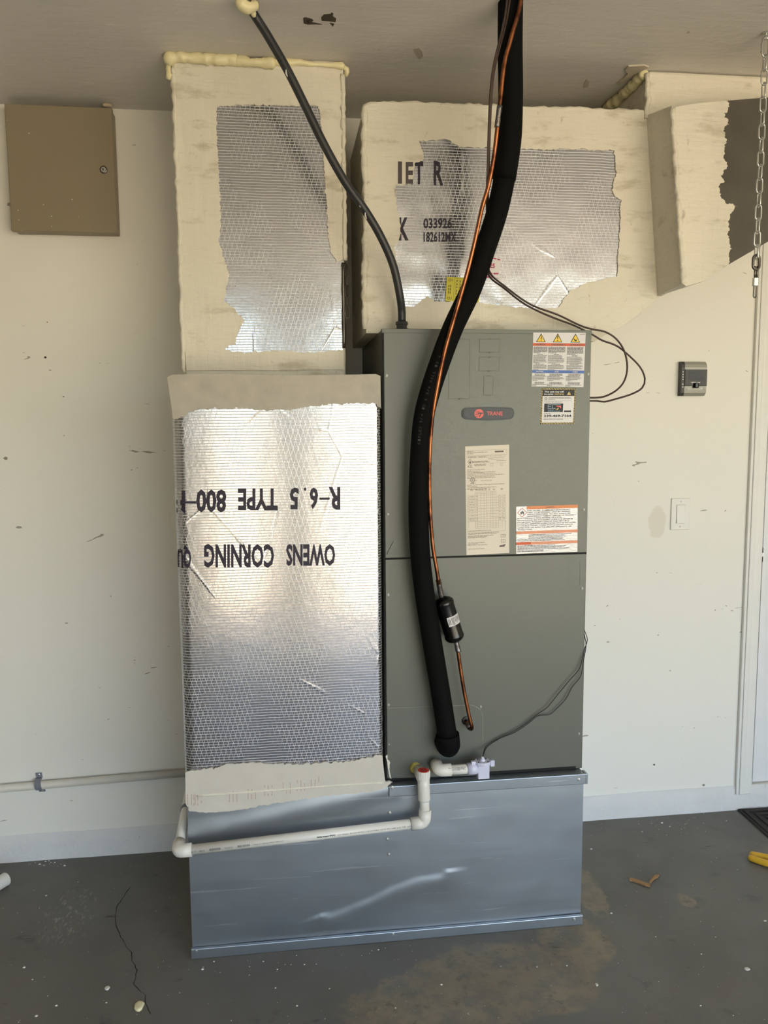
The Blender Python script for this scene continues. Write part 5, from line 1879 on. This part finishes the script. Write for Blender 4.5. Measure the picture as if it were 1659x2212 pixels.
v, f = matq(0, 0.80, 0, 0.50, 0.0005, 0.006)
mk('mat_base', v, f, M['mat_rubber'], dm)
for j, ins in enumerate((0.012, 0.040, 0.068, 0.096, 0.124, 0.152)):
    w_ = 0.014
    a0, a1, b0, b1 = ins, 0.80 - ins, ins, 0.50 - ins
    v, f = join(matq(a0, a1, b0, b0 + w_, 0.005, 0.0095), matq(a0, a1, b1 - w_, b1, 0.005, 0.0095), matq(a0, a0 + w_, b0 + w_, b1 - w_, 0.005, 0.0095), matq(a1 - w_, a1, b0 + w_, b1 - w_, 0.005, 0.0095))
    mk('mat_rib', v, f, M['mat_rubber'], dm)

# pliers
ta, tb = PZ(1618, 1861), PZ(1621, 1850)
hd = (PZ(1659, 1866) - PZ(1618, 1855))
hd.z = 0
hd.normalize()
hn = Vector((-hd.y, hd.x, 0))
pv = (ta + tb) / 2 + hd * 0.135
pv.z = 0.010
pt = thing('pliers', 'yellow handled pliers lying on the floor near the door mat', 'pliers', Vector((pv.x, pv.y, 0)))
for s, nm in ((1, 'a'), (-1, 'b')):
    path = [pv + hn * (-0.004 * s), pv - hd * 0.03 + hn * 0.010 * s, pv - hd * 0.07 + hn * 0.019 * s, pv - hd * 0.105 + hn * 0.017 * s, pv - hd * 0.138 + hn * 0.010 * s]
    v, f = tube_geo(catmull(path, 0.006), lambda t: 0.0098 * (0.62 + 0.5 * min(1, t * 1.8)) * (1 if t < 0.97 else 0.6), 12)
    v = [Vector((q.x, q.y, q.z)) for q in v]
    mn = min(q.z for q in v)
    v = [Vector((q.x, q.y, q.z - mn + 0.0003)) for q in v]
    mk('grip', v, f, M['yellow_rubber'], pt, smooth=True)
    jp = [pv + hn * 0.008 * s, pv + hd * 0.012 + hn * 0.010 * s, pv + hd * 0.055 + hn * 0.002 * s, pv + hd * 0.055 + hn * 0.0002 * s, pv + hn * 0.0002 * s]
    jp = [Vector((q.x, q.y, 0.015)) for q in jp]
    v, f = prism_geo(jp, Vector((0, 0, -0.0115)))
    mk('jaw', v, f, M['steel'], pt)
v, f = lathe_geo(Vector((pv.x, pv.y, 0.003)), (0, 0, 1), [(0, 0.011), (0.013, 0.011), (0.0142, 0.007)], 18)
mk('pivot', v, f, M['steel'], pt)

# loose pipe end at the left
e = PZ(14, 1912)
ad = (PZ(-60, 1958) - e)
ad.z = 0
ad.normalize()
e.z = 0.0212
v, f = tube_geo([e, e + ad * 0.30], 0.021, 24, cap=False)
v2, f2 = tube_geo([e, e + ad * 0.30], 0.0178, 24, cap=False)
n = len(v)
ringf = [[k_, (k_ + 1) % 24, n + (k_ + 1) % 24, n + k_] for k_ in range(24)] + [[24 + k_, 24 + (k_ + 1) % 24, n + 24 + (k_ + 1) % 24, n + 24 + k_] for k_ in range(24)]
o = mk('pipe_offcut', v + v2, f + [[i + n for i in q] for q in f2] + ringf, M['pvc'], None, label='white plastic pipe offcut lying on the floor near the left wall', cat='pipe')
o['label'] = 'white plastic pipe offcut lying loose on the concrete floor'

# two brown strips
for pts, lab in (([(1360, 1897), (1364, 1895), (1378, 1900), (1392, 1905), (1404, 1909), (1404, 1914), (1394, 1912), (1378, 1906), (1366, 1902), (1360, 1901)], 'longer brown paper strip lying on the floor right of the stand'),
                 ([(1402, 1905), (1407, 1897), (1414, 1890), (1424, 1889), (1421, 1894), (1414, 1897), (1408, 1903), (1404, 1907)], 'shorter bent brown paper strip touching the longer one')):
    prism('paper_strip', [PZ(a, b, 0.0045 if i % 3 else 0.006) for i, (a, b) in enumerate(pts)], (0, 0, -0.004), M['cardboard'], None, label=lab, cat='scrap', group='brown paper strips')


def chip(px, py, r, h, lab, mat, sq=0.75, seed=0):
    c_ = PZ(px, py)
    vs, fs = [], []
    n_ = 14
    for (s_, zz) in ((1.0, 0.0003), (1.0, h * 0.5), (0.8, h), (0.35, h * 0.85)):
        for k_ in range(n_):
            a = 2 * math.pi * k_ / n_
            q = r * s_ * (1 + 0.32 * noise.noise((math.cos(a) * 1.4 + seed, math.sin(a) * 1.4, seed)))
            vs.append(Vector((c_.x + q * math.cos(a), c_.y + q * sq * math.sin(a), zz + h * 0.2 * noise.noise((a, seed, zz * 90)) * (zz > 0.001))))
    for i_ in range(3):
        for k_ in range(n_):
            fs.append([i_ * n_ + k_, i_ * n_ + (k_ + 1) % n_, (i_ + 1) * n_ + (k_ + 1) % n_, (i_ + 1) * n_ + k_])
    fs += [list(range(n_))[::-1], [3 * n_ + k_ for k_ in range(n_)]]
    return mk('foam_chip', vs, fs, mat, None, smooth=True, label=lab, cat='debris', group='pale chips on the floor')


chip(301, 2175, 0.0125, 0.007, 'large cream foam chip on the floor at the end of the crack', M['foam'], 1.3, 3)
chip(232, 2136, 0.0062, 0.005, 'round white chip on the floor beside the long crack', M['flake'], 1.0, 6)
chip(1614, 2094, 0.0075, 0.003, 'white flake on the bare floor in front of the pliers', M['flake'], 0.8, 9)
chip(1289, 2128, 0.0042, 0.003, 'small white chip at the edge of the worn tan patch', M['flake'], 1.2, 12)
chip(1653, 1990, 0.0045, 0.002, 'thin curled white flake on the floor below the pliers', M['flake'], 0.6, 15)
# crumbs nobody could count
vs, fs = [], []
rng_ = random.Random(11)
spots = [(410 + 820 * i / 60 + rng_.uniform(-20, 20), 2066 - 60 * i / 60 + rng_.uniform(2, 50)) for i in range(36)]
spots += [(rng_.uniform(0, 400), rng_.uniform(1870, 2212)) for _ in range(34)]
spots += [(rng_.uniform(60, 140), rng_.uniform(1858, 1872)) for _ in range(40)]
spots += [(rng_.uniform(1270, 1659), rng_.uniform(1775, 2212)) for _ in range(44)]
spots += [(rng_.gauss(1460, 50), rng_.gauss(1782, 14)) for _ in range(50)]
spots += [(rng_.uniform(450, 1250), rng_.uniform(2070, 2212)) for _ in range(34)]
for a, b in spots:
    c_ = PZ(a, b)
    if c_.y > -0.015 or (XBL - 0.02 < c_.x < XBR + 0.02 and c_.y > YB - 0.02):
        continue
    r_ = min(0.0034, rng_.expovariate(1 / 0.0007) + 0.0004)
    o_ = len(vs)
    for s_, zz in ((1, 0.0002), (0.6, r_ * 0.7)):
        for k_ in range(5):
            t = 2 * math.pi * k_ / 5 + a
            vs.append(c_ + Vector((r_ * s_ * math.cos(t) * 1.3, r_ * s_ * math.sin(t), zz)))
    fs += [[o_ + k_, o_ + (k_ + 1) % 5, o_ + 5 + (k_ + 1) % 5, o_ + 5 + k_] for k_ in range(5)] + [[o_ + 5 + k_ for k_ in range(5)]]
mk('crumbs', vs, fs, M['flake'], None, origin=O0, label='fine white crumbs and flakes scattered over the grey floor', cat='debris', kind='stuff')
